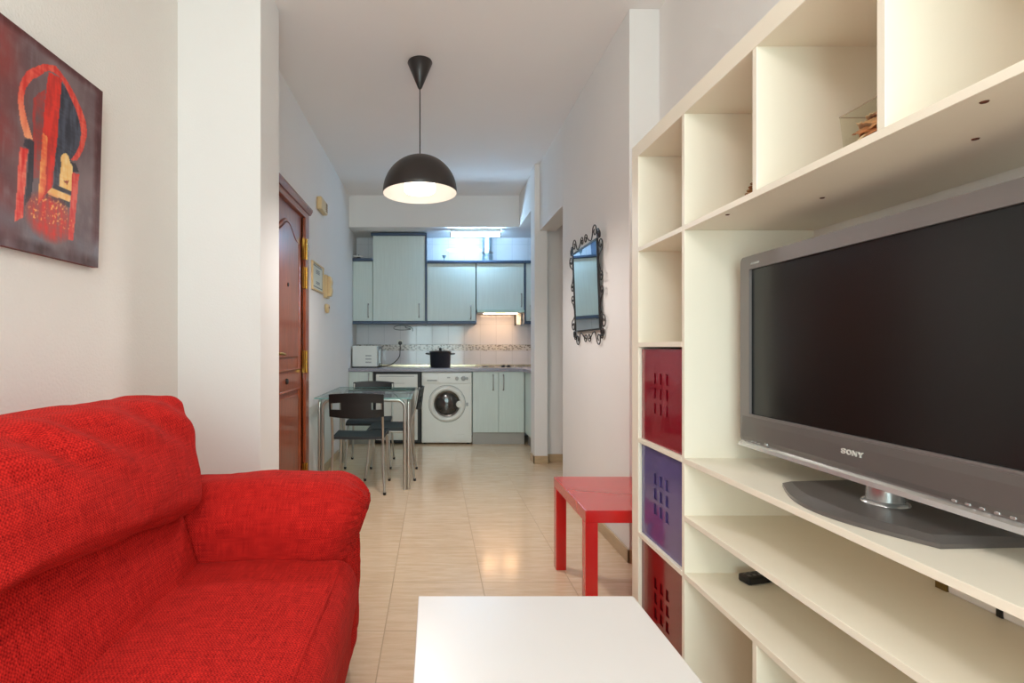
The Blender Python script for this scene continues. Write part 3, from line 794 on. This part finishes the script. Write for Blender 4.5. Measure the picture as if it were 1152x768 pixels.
t.build('stretcher', M['canvas_edge'], pt)

# ------------------------------------------------------------------ things on the entry wall
W = XLK
t = thing('door_chime', 'beige door chime box high on the entry wall', 'door chime', (W, 4.36, 2.236))
MB().box(W, W + .045, 4.24, 4.48, 2.24, 2.345, .012).build('cover', M['beige'], t)
mb = MB()
for k in range(5): mb.box(W + .044, W + .047, 4.40, 4.46, 2.262 + k * .015, 2.268 + k * .015)
mb.build('grille', M['hole'], t)
t = thing('framed_notice', 'framed paper notice on the wall beside the wooden door', 'notice', (W, 4.26, 1.56))
f = MB()
f.box(W, W + .016, 4.055, 4.067, 1.56, 1.787, .002).box(W, W + .016, 4.448, 4.46, 1.56, 1.787, .002)
f.box(W, W + .016, 4.067, 4.448, 1.775, 1.787, .002).box(W, W + .016, 4.067, 4.448, 1.56, 1.572, .002)
f.build('frame', M['beige'], t)
sh = MB().box(W, W + .006, 4.067, 4.448, 1.572, 1.775).build('sheet', M['paper'], t)
mb = MB()
for (ya, yb, z, h_) in ((4.10, 4.42, 1.757, .008), (4.20, 4.33, 1.727, .007), (4.20, 4.33, 1.715, .007), (4.20, 4.33, 1.703, .007), (4.20, 4.33, 1.632, .007), (4.20, 4.33, 1.62, .007), (4.10, 4.42, 1.588, .008), (4.085, 4.091, 1.585, .175), (4.424, 4.43, 1.585, .175)):
    mb.box(W + .0055, W + .0066, ya, yb, z, z + h_)
mb.build('print', M['print'], sh)
t = thing('intercom', 'beige intercom handset on the wall beside the framed notice', 'intercom', (W, 4.57, 1.53))
MB().box(W, W + .03, 4.51, 4.64, 1.535, 1.737, .008).build('base_plate', M['beige'], t)
hs = MB().prism([(W + .028, 1.545), (W + .06, 1.55), (W + .07, 1.60), (W + .062, 1.64), (W + .07, 1.675), (W + .06, 1.722), (W + .028, 1.73)], 'Y', 4.535, 4.60, .006)
hs.build('handset', M['beige'], t)
MB().box(W + .028, W + .033, 4.605, 4.63, 1.60, 1.66, .002).build('button_panel', M['print'], t)
t = thing('wall_sensor', 'small beige rounded fitting on the wall under the intercom', 'wall fitting', (W, 4.6, 1.40))
MB().prism([(4.555, 1.485), (4.645, 1.485), (4.65, 1.45), (4.62, 1.405), (4.58, 1.405), (4.55, 1.45)], 'X', W, W + .03, .01).build('cover', M['beige'], t)
MB().lathe([(0, .034), (.008, .033), (.01, .028), (0, .028)], (W, 4.6, 1.455), 14, 'X').build('button', M['hole'], t)

# ------------------------------------------------------------------ pendant lamp
px_, py_ = -.084, 3.13
t = thing('pendant_lamp', 'black dome pendant lamp with lit white diffuser hanging from the ceiling', 'lamp', (px_, py_, 2.0))
zr, R0 = 2.035, .225
MB().lathe([(.0, H), (.073, H), (.075, H - .006), (.012, H - .158), (.005, H - .165), (0, H - .165)], (px_, py_, 0), 40).build('ceiling_canopy', M['lamp_black'], t)
MB().cyl((px_, py_, zr + .22), (px_, py_, H - .16), .0035, n=10).build('cord', M['dark'], t)
prof = [(.004, zr + .235)] + [(R0 * math.sin(a), zr + .226 * math.cos(a)) for a in [math.radians(4 + 86 * k / 22) for k in range(23)]]
outer = prof; inner = [(r - .003 if r > .006 else r, z - .003) for r, z in prof[1:]]
MB().lathe([(0, zr + .236)] + outer + [(R0 - .0012, zr - .002)], (px_, py_, 0), 64).build('shade', M['lamp_black'], t)
MB().lathe([(R0 - .0014, zr - .0018)] + inner[::-1][0:] + [(0, zr + .222)], (px_, py_, 0), 64).build('shade_lining', M['lamp_inside'], t)
MB().lathe([(0, zr + .006), (.088, zr + .006), (.094, zr + .012), (.094, zr + .11), (.088, zr + .118), (0, zr + .118)], (px_, py_, 0), 48).build('diffuser', M['bulb'], t)
MB().cyl((px_, py_, zr + .115), (px_, py_, zr + .225), .022, n=20).build('lamp_holder', M['lamp_inside'], t)

# ------------------------------------------------------------------ mirror with scrolled iron frame
P0 = Vector((.985, 3.577, 1.204)); UU = Vector((0, -1, 0)); VV = Vector((-.0205, 0, .542)).normalized(); NN = UU.cross(VV); NN = NN if NN.x < 0 else -NN
mw, mh = .538, .542
def MP(u, v, n=0): return P0 + UU * u + VV * v + NN * n
t = thing('wall_mirror', 'square mirror in a scrolled black iron frame on the right wall', 'mirror', (.985, 3.31, 1.2))
def slab(mb, u0, u1, v0, v1, n0, n1):
    q = bmesh.new(); c = [q.verts.new(MP(u, v, n)) for n in (n0, n1) for u, v in ((u0, v0), (u1, v0), (u1, v1), (u0, v1))]
    for f_ in ((0, 1, 2, 3), (4, 5, 6, 7), (0, 1, 5, 4), (1, 2, 6, 5), (2, 3, 7, 6), (3, 0, 4, 7)): q.faces.new([c[k] for k in f_])
    bmesh.ops.recalc_face_normals(q, faces=q.faces[:]); mb._add(q); return mb
slab(MB(), .006, mw - .006, .006, mh - .006, -.004, .002).build('mirror_pane', M['mirror'], t)
fm = MB()
for a in ((0, mw, 0, .010), (0, mw, mh - .010, mh), (0, .010, .010, mh - .010), (mw - .010, mw, .010, mh - .010)): slab(fm, *a, -.006, .007)
fm.build('frame', M['iron'], t)
def spiral(c, r0, r1, a0, turns, sg, n=20):
    return [(c[0] + (r0 + (r1 - r0) * k / n) * math.cos(a0 + sg * 2 * PI * turns * k / n), c[1] + (r0 + (r1 - r0) * k / n) * math.sin(a0 + sg * 2 * PI * turns * k / n)) for k in range(n + 1)]
def side(s, L):       # s: 0 bottom, 1 top, 2 left, 3 right; (a along the side, b outwards)
    def at(a, b):
        if s == 0: return MP(a + mw / 2, -b)
        if s == 1: return MP(a + mw / 2, mh + b)
        if s == 2: return MP(-b, a + mh / 2)
        return MP(mw + b, a + mh / 2)
    for sg in (-1, 1):
        p1 = spiral((sg * (L / 2 - .045), .050), .010, .042, PI / 2, 1.25, sg, 22)       # corner volute, ends low
        p2 = spiral((sg * .040, .040), .008, .032, PI / 2, 1.25, -sg, 22)               # middle volute
        midp = [(sg * (L / 2 - .11), .012), (sg * .12, .012)]
        pts = p1 + midp + p2[::-1]
        MB().tube(catmull([at(*p) for p in pts], 2), .0036, 6).build('scroll', M['iron'], t)
    for sg in (-1, 1):                                                              # outer corner curl
        p = spiral((sg * (L / 2 + .028), .016), .007, .026, PI * .5, 1.4, -sg, 22)
        MB().tube(catmull([at(*q) for q in p] + [at(sg * (L / 2 - .002), -.002)], 2), .0036, 6).build('scroll', M['iron'], t)
for s_ in range(4): side(s_, mw)
for u in (.1, mw - .1):
    MB().cyl(MP(u, mh - .03, -.004), Vector((1.0, MP(u, 0).y, MP(u, mh - .03).z)), .006, n=8).build('wall_hook', M['iron'], t)

# ------------------------------------------------------------------ kitchen: wall units
CB, TB = M['cab'], M['cab_blue']
UY, UB = 6.12, YK - .001
def handle(mb, x, z0, z1, y, n=1):
    mb.tube(catmull([(x, y, z0), (x, y - .022, z0 + .012), (x, y - .026, (z0 + z1) / 2), (x, y - .022, z1 - .012), (x, y, z1)], 5), .0065, 8)
    mb.ball((x, y - .004, z0), .010, (1, .6, 1.2), 10); mb.ball((x, y - .004, z1), .010, (1, .6, 1.2), 10); return mb
def wall_unit(label, x0, x1, z0, z1, hx, hz, bottom=True, top=None, sides=()):
    t = thing('wall_cabinet', label, 'cabinet', ((x0 + x1) / 2, 6.28, z0), 'kitchen wall cabinets')
    MB().box(x0, x1, UY + .02, UB, z0, z1, .001).build('body', CB, t)
    d = MB().box(x0 + .002, x1 - .002, UY, UY + .018, z0 + (.002), z1 - .002, .002).build('door', CB, t)
    handle(MB(), hx, hz[0], hz[1], UY).build('handle', M['steel'], d)
    if bottom: MB().box(x0, x1, UY - .012, UY + .05, z0 - .036, z0 - .001, .004).build('lower_trim', TB, t)
    if top: MB().box(x0 - top[0], x1 + top[1], UY - .02, UB, z1 + .0005, z1 + .033, .006).build('cornice', TB, t)
    for s_ in sides: MB().box(*s_).build('side_trim', TB, t)
    return t
wall_unit('narrow low wall cabinet in the left corner of the kitchen', -.962, -.727, 1.411, 2.123, -.778, (1.46, 1.61), top=(0, 0))
wall_unit('tall pale wall cabinet reaching the kitchen ceiling', -.724, -.104, 1.411, 2.424, -.174, (1.46, 1.61), top=(.02, .02), sides=((-.103, -.083, UY - .006, UB, 1.375, 2.424, .002),))
wall_unit('pale blue wall cabinet between the tall cabinet and the hood', -.080, .498, 1.411, 2.096, .438, (1.44, 1.59), top=(0, 0), sides=((.499, .506, UY - .004, UB, 1.375, 1.54, .001),))
wall_unit('short wall cabinet above the cooker hood', .508, 1.072, 1.545, 2.096, 1.04, (1.585, 1.73), bottom=False, top=(.01, 0), sides=((1.073, 1.092, UY - .004, UB, 1.375, 2.096, .001),))
wall_unit('wall cabinet in the right kitchen corner, cut off by the pier', 1.094, 1.58, 1.411, 2.096, 1.152, (1.44, 1.59), top=(.02, 0))
t = thing('cooker_hood', 'slim cooker hood with warm lit strip under the short cabinet', 'cooker hood', (.79, 6.25, 1.50))
MB().box(.512, 1.068, UY - .03, UB - .02, 1.506, 1.542, .003).build('body', M['appl_grey'], t)
MB().box(.512, 1.068, UY - .045, UY - .031, 1.512, 1.540, .003).build('visor', mat('pale_green_visor', (196, 224, 212), .25), t)
MB().box(.60, .74, UY + .03, UY + .10, 1.500, 1.507).box(.86, 1.0, UY + .03, UY + .10, 1.500, 1.507).box(.74, .86, UY + .055, UY + .075, 1.502, 1.507).build('light_strip', M['hood_light'], t)
t = thing('air_duct', 'crinkled aluminium hood duct standing on the wall cabinets', 'duct', (.655, 6.30, 2.13))
pr = []
for k in range(37): pr.append((.056 + (.004 if k % 2 else 0) + (.006 if k < 10 else 0), 2.1295 + k * (LOW - 2.131) / 36))
MB().lathe(pr, (.655, 6.30, 0), 32).build('pipe', M['alu'], t)
MB().lathe([(.060, 2.245), (.068, 2.245), (.068, 2.262), (.060, 2.262)], (.655, 6.30, 0), 32, closed=True).build('clamp_ring', M['steel'], t)
t = thing('fluorescent_light', 'lit fluorescent tube lamp under the low kitchen ceiling', 'lamp', (.482, 5.98, 2.39))
MB().box(.19, .775, 5.955, 6.005, LOW - .036, LOW, .003).build('housing', M['appl'], t)
MB().cyl((.205, 5.98, 2.400), (.760, 5.98, 2.400), .016, n=20).build('tube', M['tube_light'], t)
for x in (.185, .763): MB().box(x, x + .018, 5.962, 5.998, 2.378, LOW - .034, .003).build('end_cap', M['appl_grey'], t)
t = thing('glass_cup', 'small stemmed glass standing on top of the wall cabinets', 'glass', (.12, 6.2, 2.13))
MB().lathe([(0, 2.1295), (.018, 2.1295), (.019, 2.133), (.004, 2.137), (.004, 2.165), (.016, 2.178), (.024, 2.20), (.024, 2.205), (.021, 2.20), (.012, 2.18), (0, 2.172)], (.125, 6.2, 0), 24).build('cup', mat('grey_glassware', (120, 140, 146), .08, vary=.05, coat=.5), t)
t = thing('clamp_lamp', 'small black clamp with a white rod on the narrow corner cabinet', 'clamp', (-.90, 6.15, 2.157))
MB().prism([(-.935, 2.1565), (-.86, 2.1565), (-.885, 2.178), (-.895, 2.21), (-.905, 2.178)], 'Y', 6.14, 6.17, .004).build('clamp', M['dark'], t)
MB().cyl((-.955, 6.135, 2.182), (-.845, 6.135, 2.182), .009, n=12).build('rod', M['white_lac'], t)
t = thing('paper_dispenser', 'small white dispenser hanging under the cabinets beside the hood', 'dispenser', (1.03, 6.3, 1.37))
MB().box(1.0, 1.062, 6.26, 6.34, 1.372, 1.5058, .006).build('body', M['appl'], t)
MB().box(.990, 1.0, 6.255, 6.345, 1.366, 1.5058, .002).build('bracket', M['dark'], t)

# ------------------------------------------------------------------ kitchen: floor units
BY = 5.83
CZ = .861
pts = [(XLK, BY - .02), (1.005, BY - .02), (1.005, 5.061), (1.619, 5.061), (1.619, YK - .013), (XLK, YK - .013)]
tag(MB().prism(pts, 'Z', .825, CZ, .004).build('worktop', M['counter']), 'grey L-shaped kitchen worktop carrying the microwave and the pot', 'worktop')
def base_unit(label, x0, x1, doors, kick=True):
    t = thing('base_cabinet', label, 'cabinet', ((x0 + x1) / 2, 6.1, 0), 'kitchen base cabinets')
    MB().box(x0, x1, BY + .02, YK - .014, .135, .824, .001).build('body', CB, t)
    for (a, b_, hx, hz) in doors:
        d = MB().box(a, b_, BY, BY + .018, .137, .822, .002).build('door', CB, t)
        if hx: handle(MB(), hx, hz[0], hz[1], BY).build('handle', M['steel'], d)
    if kick: MB().box(x0, x1, BY + .03, BY + .045, 0, .134).build('kickboard', M['kick'], t)
base_unit('narrow base cabinet at the left wall under the microwave', -.963, -.692, ((-.961, -.694, -.735, (.66, .80)),))
base_unit('two-door base cabinet right of the washing machine', .440, 1.028, ((.443, .730, .672, (.62, .785)), (.734, 1.022, .788, (.62, .785))))
t = thing('corner_cabinet', 'base cabinet turned into the corner, edge seen beside the pier', 'cabinet', (1.3, 5.45, 0), 'kitchen base cabinets')
MB().box(1.048, 1.619, 5.061, BY - .001, .135, .824, .001).build('body', CB, t)
MB().box(1.03, 1.047, 5.07, BY - .003, .137, .822, .002).build('door', CB, t)
MB().box(1.07, 1.085, 5.062, BY + .028, 0, .134).build('kickboard', M['kick'], t)

# under-counter appliance
t = thing('dishwasher', 'white under-counter appliance with black edges left of the washing machine', 'appliance', (-.415, 6.1, 0))
MB().box(-.688, -.146, BY + .03, YK - .03, .012, .822, .002).build('cabinet', M['dark'], t)
MB().box(-.655, -.183, BY + .004, BY + .03, .05, .618, .004).build('door', M['appl'], t)
d = MB().box(-.655, -.183, BY, BY + .03, .640, .795, .006).build('control_panel', M['appl'], t)
MB().box(-.62, -.22, BY - .003, BY + .001, .768, .776).box(-.47, -.33, BY - .002, BY + .001, .69, .695).build('label_strip', M['appl_grey'], d)
MB().box(-.655, -.183, BY - .006, BY + .02, .620, .638, .003).build('handle_rail', M['appl_grey'], t)

# washing machine
t = thing('washing_machine', 'white front-loading washing machine under the worktop', 'washing machine', (.146, 6.1, 0))
wx0, wx1 = -.138, .432; wc = .150; wz = .462
MB().box(wx0, wx1, BY + .006, YK - .04, .018, .822, .012).build('cabinet', M['appl'], t)
MB().box(wx0 + .004, wx1 - .004, BY - .008, BY + .02, .690, .812, .008).build('control_panel', M['appl'], t)
dr = MB().box(wx0 + .02, wx0 + .20, BY - .013, BY, .705, .800, .006).build('detergent_drawer', M['appl'], t)
MB().box(wx0 + .06, wx0 + .175, BY - .016, BY - .010, .718, .735, .003).build('drawer_grip', M['appl_grey'], dr)
for x, r in ((.262, .020), (.335, .026), (.375, .016)):
    MB().lathe([(0, -.024), (r * .8, -.024), (r, -.018), (r * 1.05, 0), (0, 0)], (x, BY - .008, .748), 28, 'Y').build('knob', M['appl_grey'], t)
MB().box(.15, .185, BY - .0095, BY - .006, .75, .765).build('badge', M['appl_grey'], t)
rg = MB().lathe([(.205, 0), (.203, -.016), (.190, -.028), (.165, -.030), (.148, -.016), (.146, 0)], (wc, BY + .006, wz), 64, 'Y').build('door_ring', M['appl'], t)
MB().lathe([(.204, .001), (.210, -.002), (.212, .001)], (wc, BY + .0065, wz), 64, 'Y').build('door_seam', M['print'], t)
MB().lathe([(.147, -.018), (.142, -.022), (.128, -.016), (.128, 0)], (wc, BY + .006, wz), 64, 'Y').build('porthole_rim', M['drum'], rg)
MB().lathe([(0, -.034), (.05, -.032), (.10, -.022), (.130, -.008)], (wc, BY + .008, wz), 64, 'Y').build('porthole', M['porthole'], t)
MB().lathe([(0, -.034), (.032, -.033), (.040, -.024), (.040, -.012), (0, -.012)], (wc + .142, BY + .006, wz - .005), 28, 'Y').build('door_handle', M['appl'], rg)
MB().box(.365, .39, BY + .001, BY + .008, .435, .475, .002).build('latch_plate', M['appl_grey'], t)
MB().box(.24, .345, BY + .002, BY + .008, .045, .115, .002).build('filter_flap', M['appl'], t)
for x in (wx0 + .04, wx1 - .04):
    for y in (5.9, 6.35): MB().cyl((x, y, 0), (x, y, .02), .02, n=14).build('foot', M['dark'], t)

# ------------------------------------------------------------------ on the worktop
t = thing('microwave', 'white microwave turned sideways on the worktop by the left wall', 'microwave', (-.81, 6.2, CZ))
MB().box(-.945, -.66, 5.985, 6.40, CZ + .014, 1.118, .006).build('casing', M['appl'], t)
MB().box(-.66, -.644, 5.99, 6.395, CZ + .02, 1.112, .004).build('door', M['appl_grey'], t)
MB().box(-.645, -.642, 6.04, 6.29, CZ + .05, 1.08, .001).build('door_window', M['porthole'], t)
for k in range(3):
    mb = MB()
    for j in range(6): mb.box(-.79 + j * .011, -.783 + j * .011, 5.9835, 5.986, .918 + k * .038, .934 + k * .038)
    mb.build('vent', M['print'], t)
MB().box(-.95, -.655, 6.0, 6.39, CZ + .001, CZ + .014).build('underside', M['dark'], t)
mw_ = t
MB().lathe([(0, -.05), (.02, -.05), (.024, -.03), (.022, 0), (0, 0)], (-.418, YK - .014, 1.152), 20, 'Y').tube(catmull([(-.418, YK - .05, 1.15), (-.418, YK - .06, 1.06), (-.43, YK - .06, .98), (-.50, YK - .06, .905), (-.60, YK - .055, CZ + .0065), (-.74, YK - .045, CZ + .0065), (-.80, YK - .04, .93)], 8), .005, 8).build('power_cord', M['dark'], mw_)
t = thing('stock_pot', 'black two-handled pot on the worktop behind the washing machine', 'pot', (.077, 6.10, CZ))
pz = CZ + .0005
MB().lathe([(0, pz), (.112, pz), (.118, pz + .006), (.126, pz + .175), (.131, pz + .18), (.131, pz + .184), (.122, pz + .184), (.118, pz + .16), (0, pz + .16)], (.077, 6.10, 0), 48).build('body', M['pot'], t)
MB().lathe([(.131, pz + .1845), (.128, pz + .192), (.06, pz + .203), (0, pz + .205)], (.077, 6.10, 0), 48).build('lid', M['pot'], t)
MB().lathe([(0, pz + .205), (.012, pz + .206), (.018, pz + .222), (.012, pz + .23), (0, pz + .231)], (.077, 6.10, 0), 20).build('lid_knob', M['pot'], t)
for sg in (-1, 1):
    MB().tube(catmull([(.077 + sg * .122, 6.06, pz + .158), (.077 + sg * .16, 6.062, pz + .162), (.077 + sg * .168, 6.10, pz + .163), (.077 + sg * .16, 6.138, pz + .162), (.077 + sg * .122, 6.14, pz + .158)], 5), .009, 8).build('handle', M['pot'], t)
t = thing('cooktop', 'flat cooktop with two black knobs under the hood', 'cooktop', (.79, 6.13, CZ))
MB().box(.52, 1.0, 5.90, 6.36, CZ + .0005, CZ + .008, .003).build('plate', M['steel'], t)
for x in (.80, .865): MB().lathe([(0, .024), (.014, .024), (.018, .018), (.02, 0), (0, 0)], (x, 5.95, CZ + .008), 20).build('knob', M['dark'], t)
for x, y, r in ((.64, 6.03, .07), (.64, 6.24, .06), (.88, 6.22, .08), (.86, 6.06, .05)): MB().lathe([(0, .006), (r, .006), (r + .006, 0), (0, 0)], (x, y, CZ + .008), 32).build('hotplate', M['pot'], t)
t = thing('wall_socket', 'white wall socket with plugged-in black plug above the worktop', 'socket', (-.42, YK, 1.15))
MB().box(-.46, -.38, YK - .014, YK - .004, 1.115, 1.195, .004).build('plate', M['appl'], t)
t = thing('under_cabinet_cable', 'small loop of dark cable on the tiles under the tall cabinet', 'cable', (-.40, YK, 1.28))
cpts = [(-.40 + .05 * math.cos(a) * (1 + .2 * k % 2), YK - .006 - .0004 * k, 1.345 + .03 * math.sin(a)) for k, a in enumerate([2 * PI * q / 10 for q in range(22)])]
MB().tube(catmull(cpts + [(-.33, YK - .02, 1.365), (-.27, YK - .02, 1.34), (-.26, YK - .02, 1.30)], 4), .005, 6).build('loop', M['print'], t)

# ------------------------------------------------------------------ dining table and chairs
tg = thing('dining_table', 'glass-topped dining table on steel tube legs against the left wall', 'table', (-.54, 4.44, 0))
GX0, GX1, GY0, GY1 = -.905, -.168, 3.90, 4.98
top = MB().box(GX0, GX1, GY0, GY1, .708, .718, .002).build('tabletop', M['table_glass'], tg)
e = MB().box(GX0 - .0012, GX1 + .0012, GY0 - .0015, GY0 - .0003, .7085, .7175).box(GX0 - .0012, GX1 + .0012, GY1 + .0003, GY1 + .0015, .7085, .7175)
e.box(GX0 - .0015, GX0 - .0003, GY0, GY1, .7085, .7175).box(GX1 + .0003, GX1 + .0015, GY0, GY1, .7085, .7175).build('edge', M['glass_edge'], top)
lx0, lx1, ly0, ly1 = -.858, -.224, 3.985, 4.915
def u_frame(a, b, zt=.692, r=.06):
    a, b = Vector(a), Vector(b); d_ = (b - a).normalized(); Z = Vector((0, 0, 1)); pts = [a]
    for k in range(9):
        q = PI / 2 * k / 8; pts.append(a + d_ * (r - r * math.cos(q)) + Z * (zt - r + r * math.sin(q)))
    for k in range(9):
        q = PI / 2 * k / 8; pts.append(b - d_ * (r - r * math.sin(q)) + Z * (zt - r + r * math.cos(q)))
    pts.append(b); return pts
for y in (ly0, ly1): MB().tube(u_frame((lx0, y, 0), (lx1, y, 0)), .0135, 14).build('leg_frame', M['chrome'], tg)
for x in (lx0 - .028, lx1 + .028): MB().tube(u_frame((x, ly0 + .01, 0), (x, ly1 - .01, 0)), .0135, 14).build('leg_frame', M['chrome'], tg)
for x in (lx0 - .028, lx1 + .028):
    for y in (ly0 + .15, ly1 - .15): MB().lathe([(0, .704), (.02, .704), (.02, .7078), (0, .7078)], (x, y, 0), 20).build('suction_pad', M['steel'], tg)

def make_chair(label):
    """faces +Y; base at the floor under the seat centre"""
    t = thing('dining_chair', label, 'chair', (0, 0, 0), 'dining chairs at the glass table')
    us = [-.20, -.188, -.178, -.15, -.12, -.112, -.06, 0, .06, .112, .12, .15, .178, .188, .20]; vs = [.588, .61, .640, .655, .67, .682, .686, .71, .735, .753]
    skip = lambda u, v: .640 < v < .686 and .112 < abs(u) < .188
    def bk(u, v):
        return Vector((u, -.245 + .030 * (abs(u) / .2) ** 2 - (v - .588) * .16 - .0, v + .012 * (1 - (u / .2) ** 2) * (1 if v > .68 else -1 if v < .62 else 0)))
    MB().sheet(us, vs, bk, -.011, skip).build('backrest', M['dark'], t)
    us = [-.20 + .40 * k / 12 for k in range(13)]; vs = [-.17 + .37 * k / 12 for k in range(13)]
    def st(u, v):
        k = abs(u) / .2; q = max(0, (v - .12) / .08)
        return Vector((u * (.95 + .06 * (v + .17) / .37), v, .430 - .012 * (1 - k * k) * (1 - ((v) / .2) ** 2) - .022 * q * q))
    MB().sheet(us, vs, st, .020).build('seat', M['dark_soft'], t)
    for sx in (-1, 1):
        x = sx * .192
        MB().tube(catmull([(sx * .205, -.205, 0), (x, -.178, .20), (x * .985, -.168, .40), (x * .985, -.185, .52), (x * .985, -.21, .60), (x * .985, -.235, .74)], 6), .0095, 12).build('leg', M['chrome'], t)
        MB().tube(catmull([(sx * .205, .205, 0), (x, .182, .20), (x * .97, .165, .36), (x * .95, .12, .402), (x * .95, -.05, .402), (x * .97, -.168, .402)], 6), .0095, 12).build('leg', M['chrome'], t)
        for y in (-.205, .205): MB().lathe([(0, 0), (.011, 0), (.012, .02), (0, .02)], (sx * .205, y, 0), 14).build('foot_cap', M['dark'], t)
    MB().cyl((-.182, .11, .401), (.182, .11, .401), .008, n=10).build('cross_bar', M['chrome'], t)
    return t
ch = make_chair('black chair at the near end of the glass table, its back to the room')
copies = [ch, copy_tree(ch), copy_tree(ch)]
copies[0].location = (-.571, 4.045, 0)
copies[1].location = (-.597, 4.868, 0); copies[1].rotation_euler = (0, 0, PI); copies[1]['label'] = 'black chair at the far end of the glass table, facing the room'
copies[2].location = (-.362, 4.455, 0); copies[2].rotation_euler = (0, 0, PI / 2); copies[2]['label'] = 'black chair at the right side of the glass table, seen side-on'

# ------------------------------------------------------------------ light
wd = bpy.data.worlds.new('sky'); scene.world = wd; wd.use_nodes = True
bg = wd.node_tree.nodes['Background']; bg.inputs['Color'].default_value = srgb(222, 232, 246); bg.inputs['Strength'].default_value = 1.0
def area(name, loc, rot, sx, sy, power, col):
    l = bpy.data.lights.new(name, 'AREA'); l.shape = 'RECTANGLE'; l.size = sx; l.size_y = sy; l.energy = power; l.color = col
    o = bpy.data.objects.new(name, l); COL.objects.link(o); o.location = loc; o.rotation_euler = rot; return o
area('daylight', (.05, YB - .22, 1.2), (PI / 2, 0, 0), 1.5, 2.0, 52, (.90, .96, 1.0))     # daylight entering by the window behind the camera
l = bpy.data.lights.new('rear_fill_light', 'POINT'); l.energy = 25; l.color = (1, .97, .97); l.shadow_soft_size = .16   # added fill behind the camera, lifts table, floor and ceiling; no fixture
o = bpy.data.objects.new('rear_fill_light', l); COL.objects.link(o); o.location = (-.15, -.55, 2.32)
l = bpy.data.lights.new('pendant_light', 'SPOT'); l.energy = 42; l.color = (1, .95, .92); l.shadow_soft_size = .09; l.spot_size = math.radians(168); l.spot_blend = .5
o = bpy.data.objects.new('pendant_light', l); COL.objects.link(o); o.location = (px_, py_, zr - .02)   # the pendant's lamp, shining down out of the dome

# ------------------------------------------------------------------ camera
cam = bpy.data.cameras.new('camera'); co = bpy.data.objects.new('camera', cam); COL.objects.link(co)
co.location = (0, 0, 1.10); co.rotation_euler = (PI / 2, 0, 0)
cam.sensor_width = 36; cam.lens = 580 / 1152 * 36
cam.shift_x = (576 - 488) / 1152; cam.shift_y = (390.5 - 384) / 1152
cam.clip_start = .02
scene.camera = co
vs_ = scene.view_settings
vs_.view_transform = 'Standard'; vs_.look = 'None'; vs_.gamma = 1; vs_.use_curve_mapping = False; vs_.exposure = .45
scene.cycles.use_denoising = True
scene.cycles.max_bounces = 12; scene.cycles.diffuse_bounces = 7; scene.cycles.transparent_max_bounces = 12
scene.cycles.sample_clamp_indirect = 6
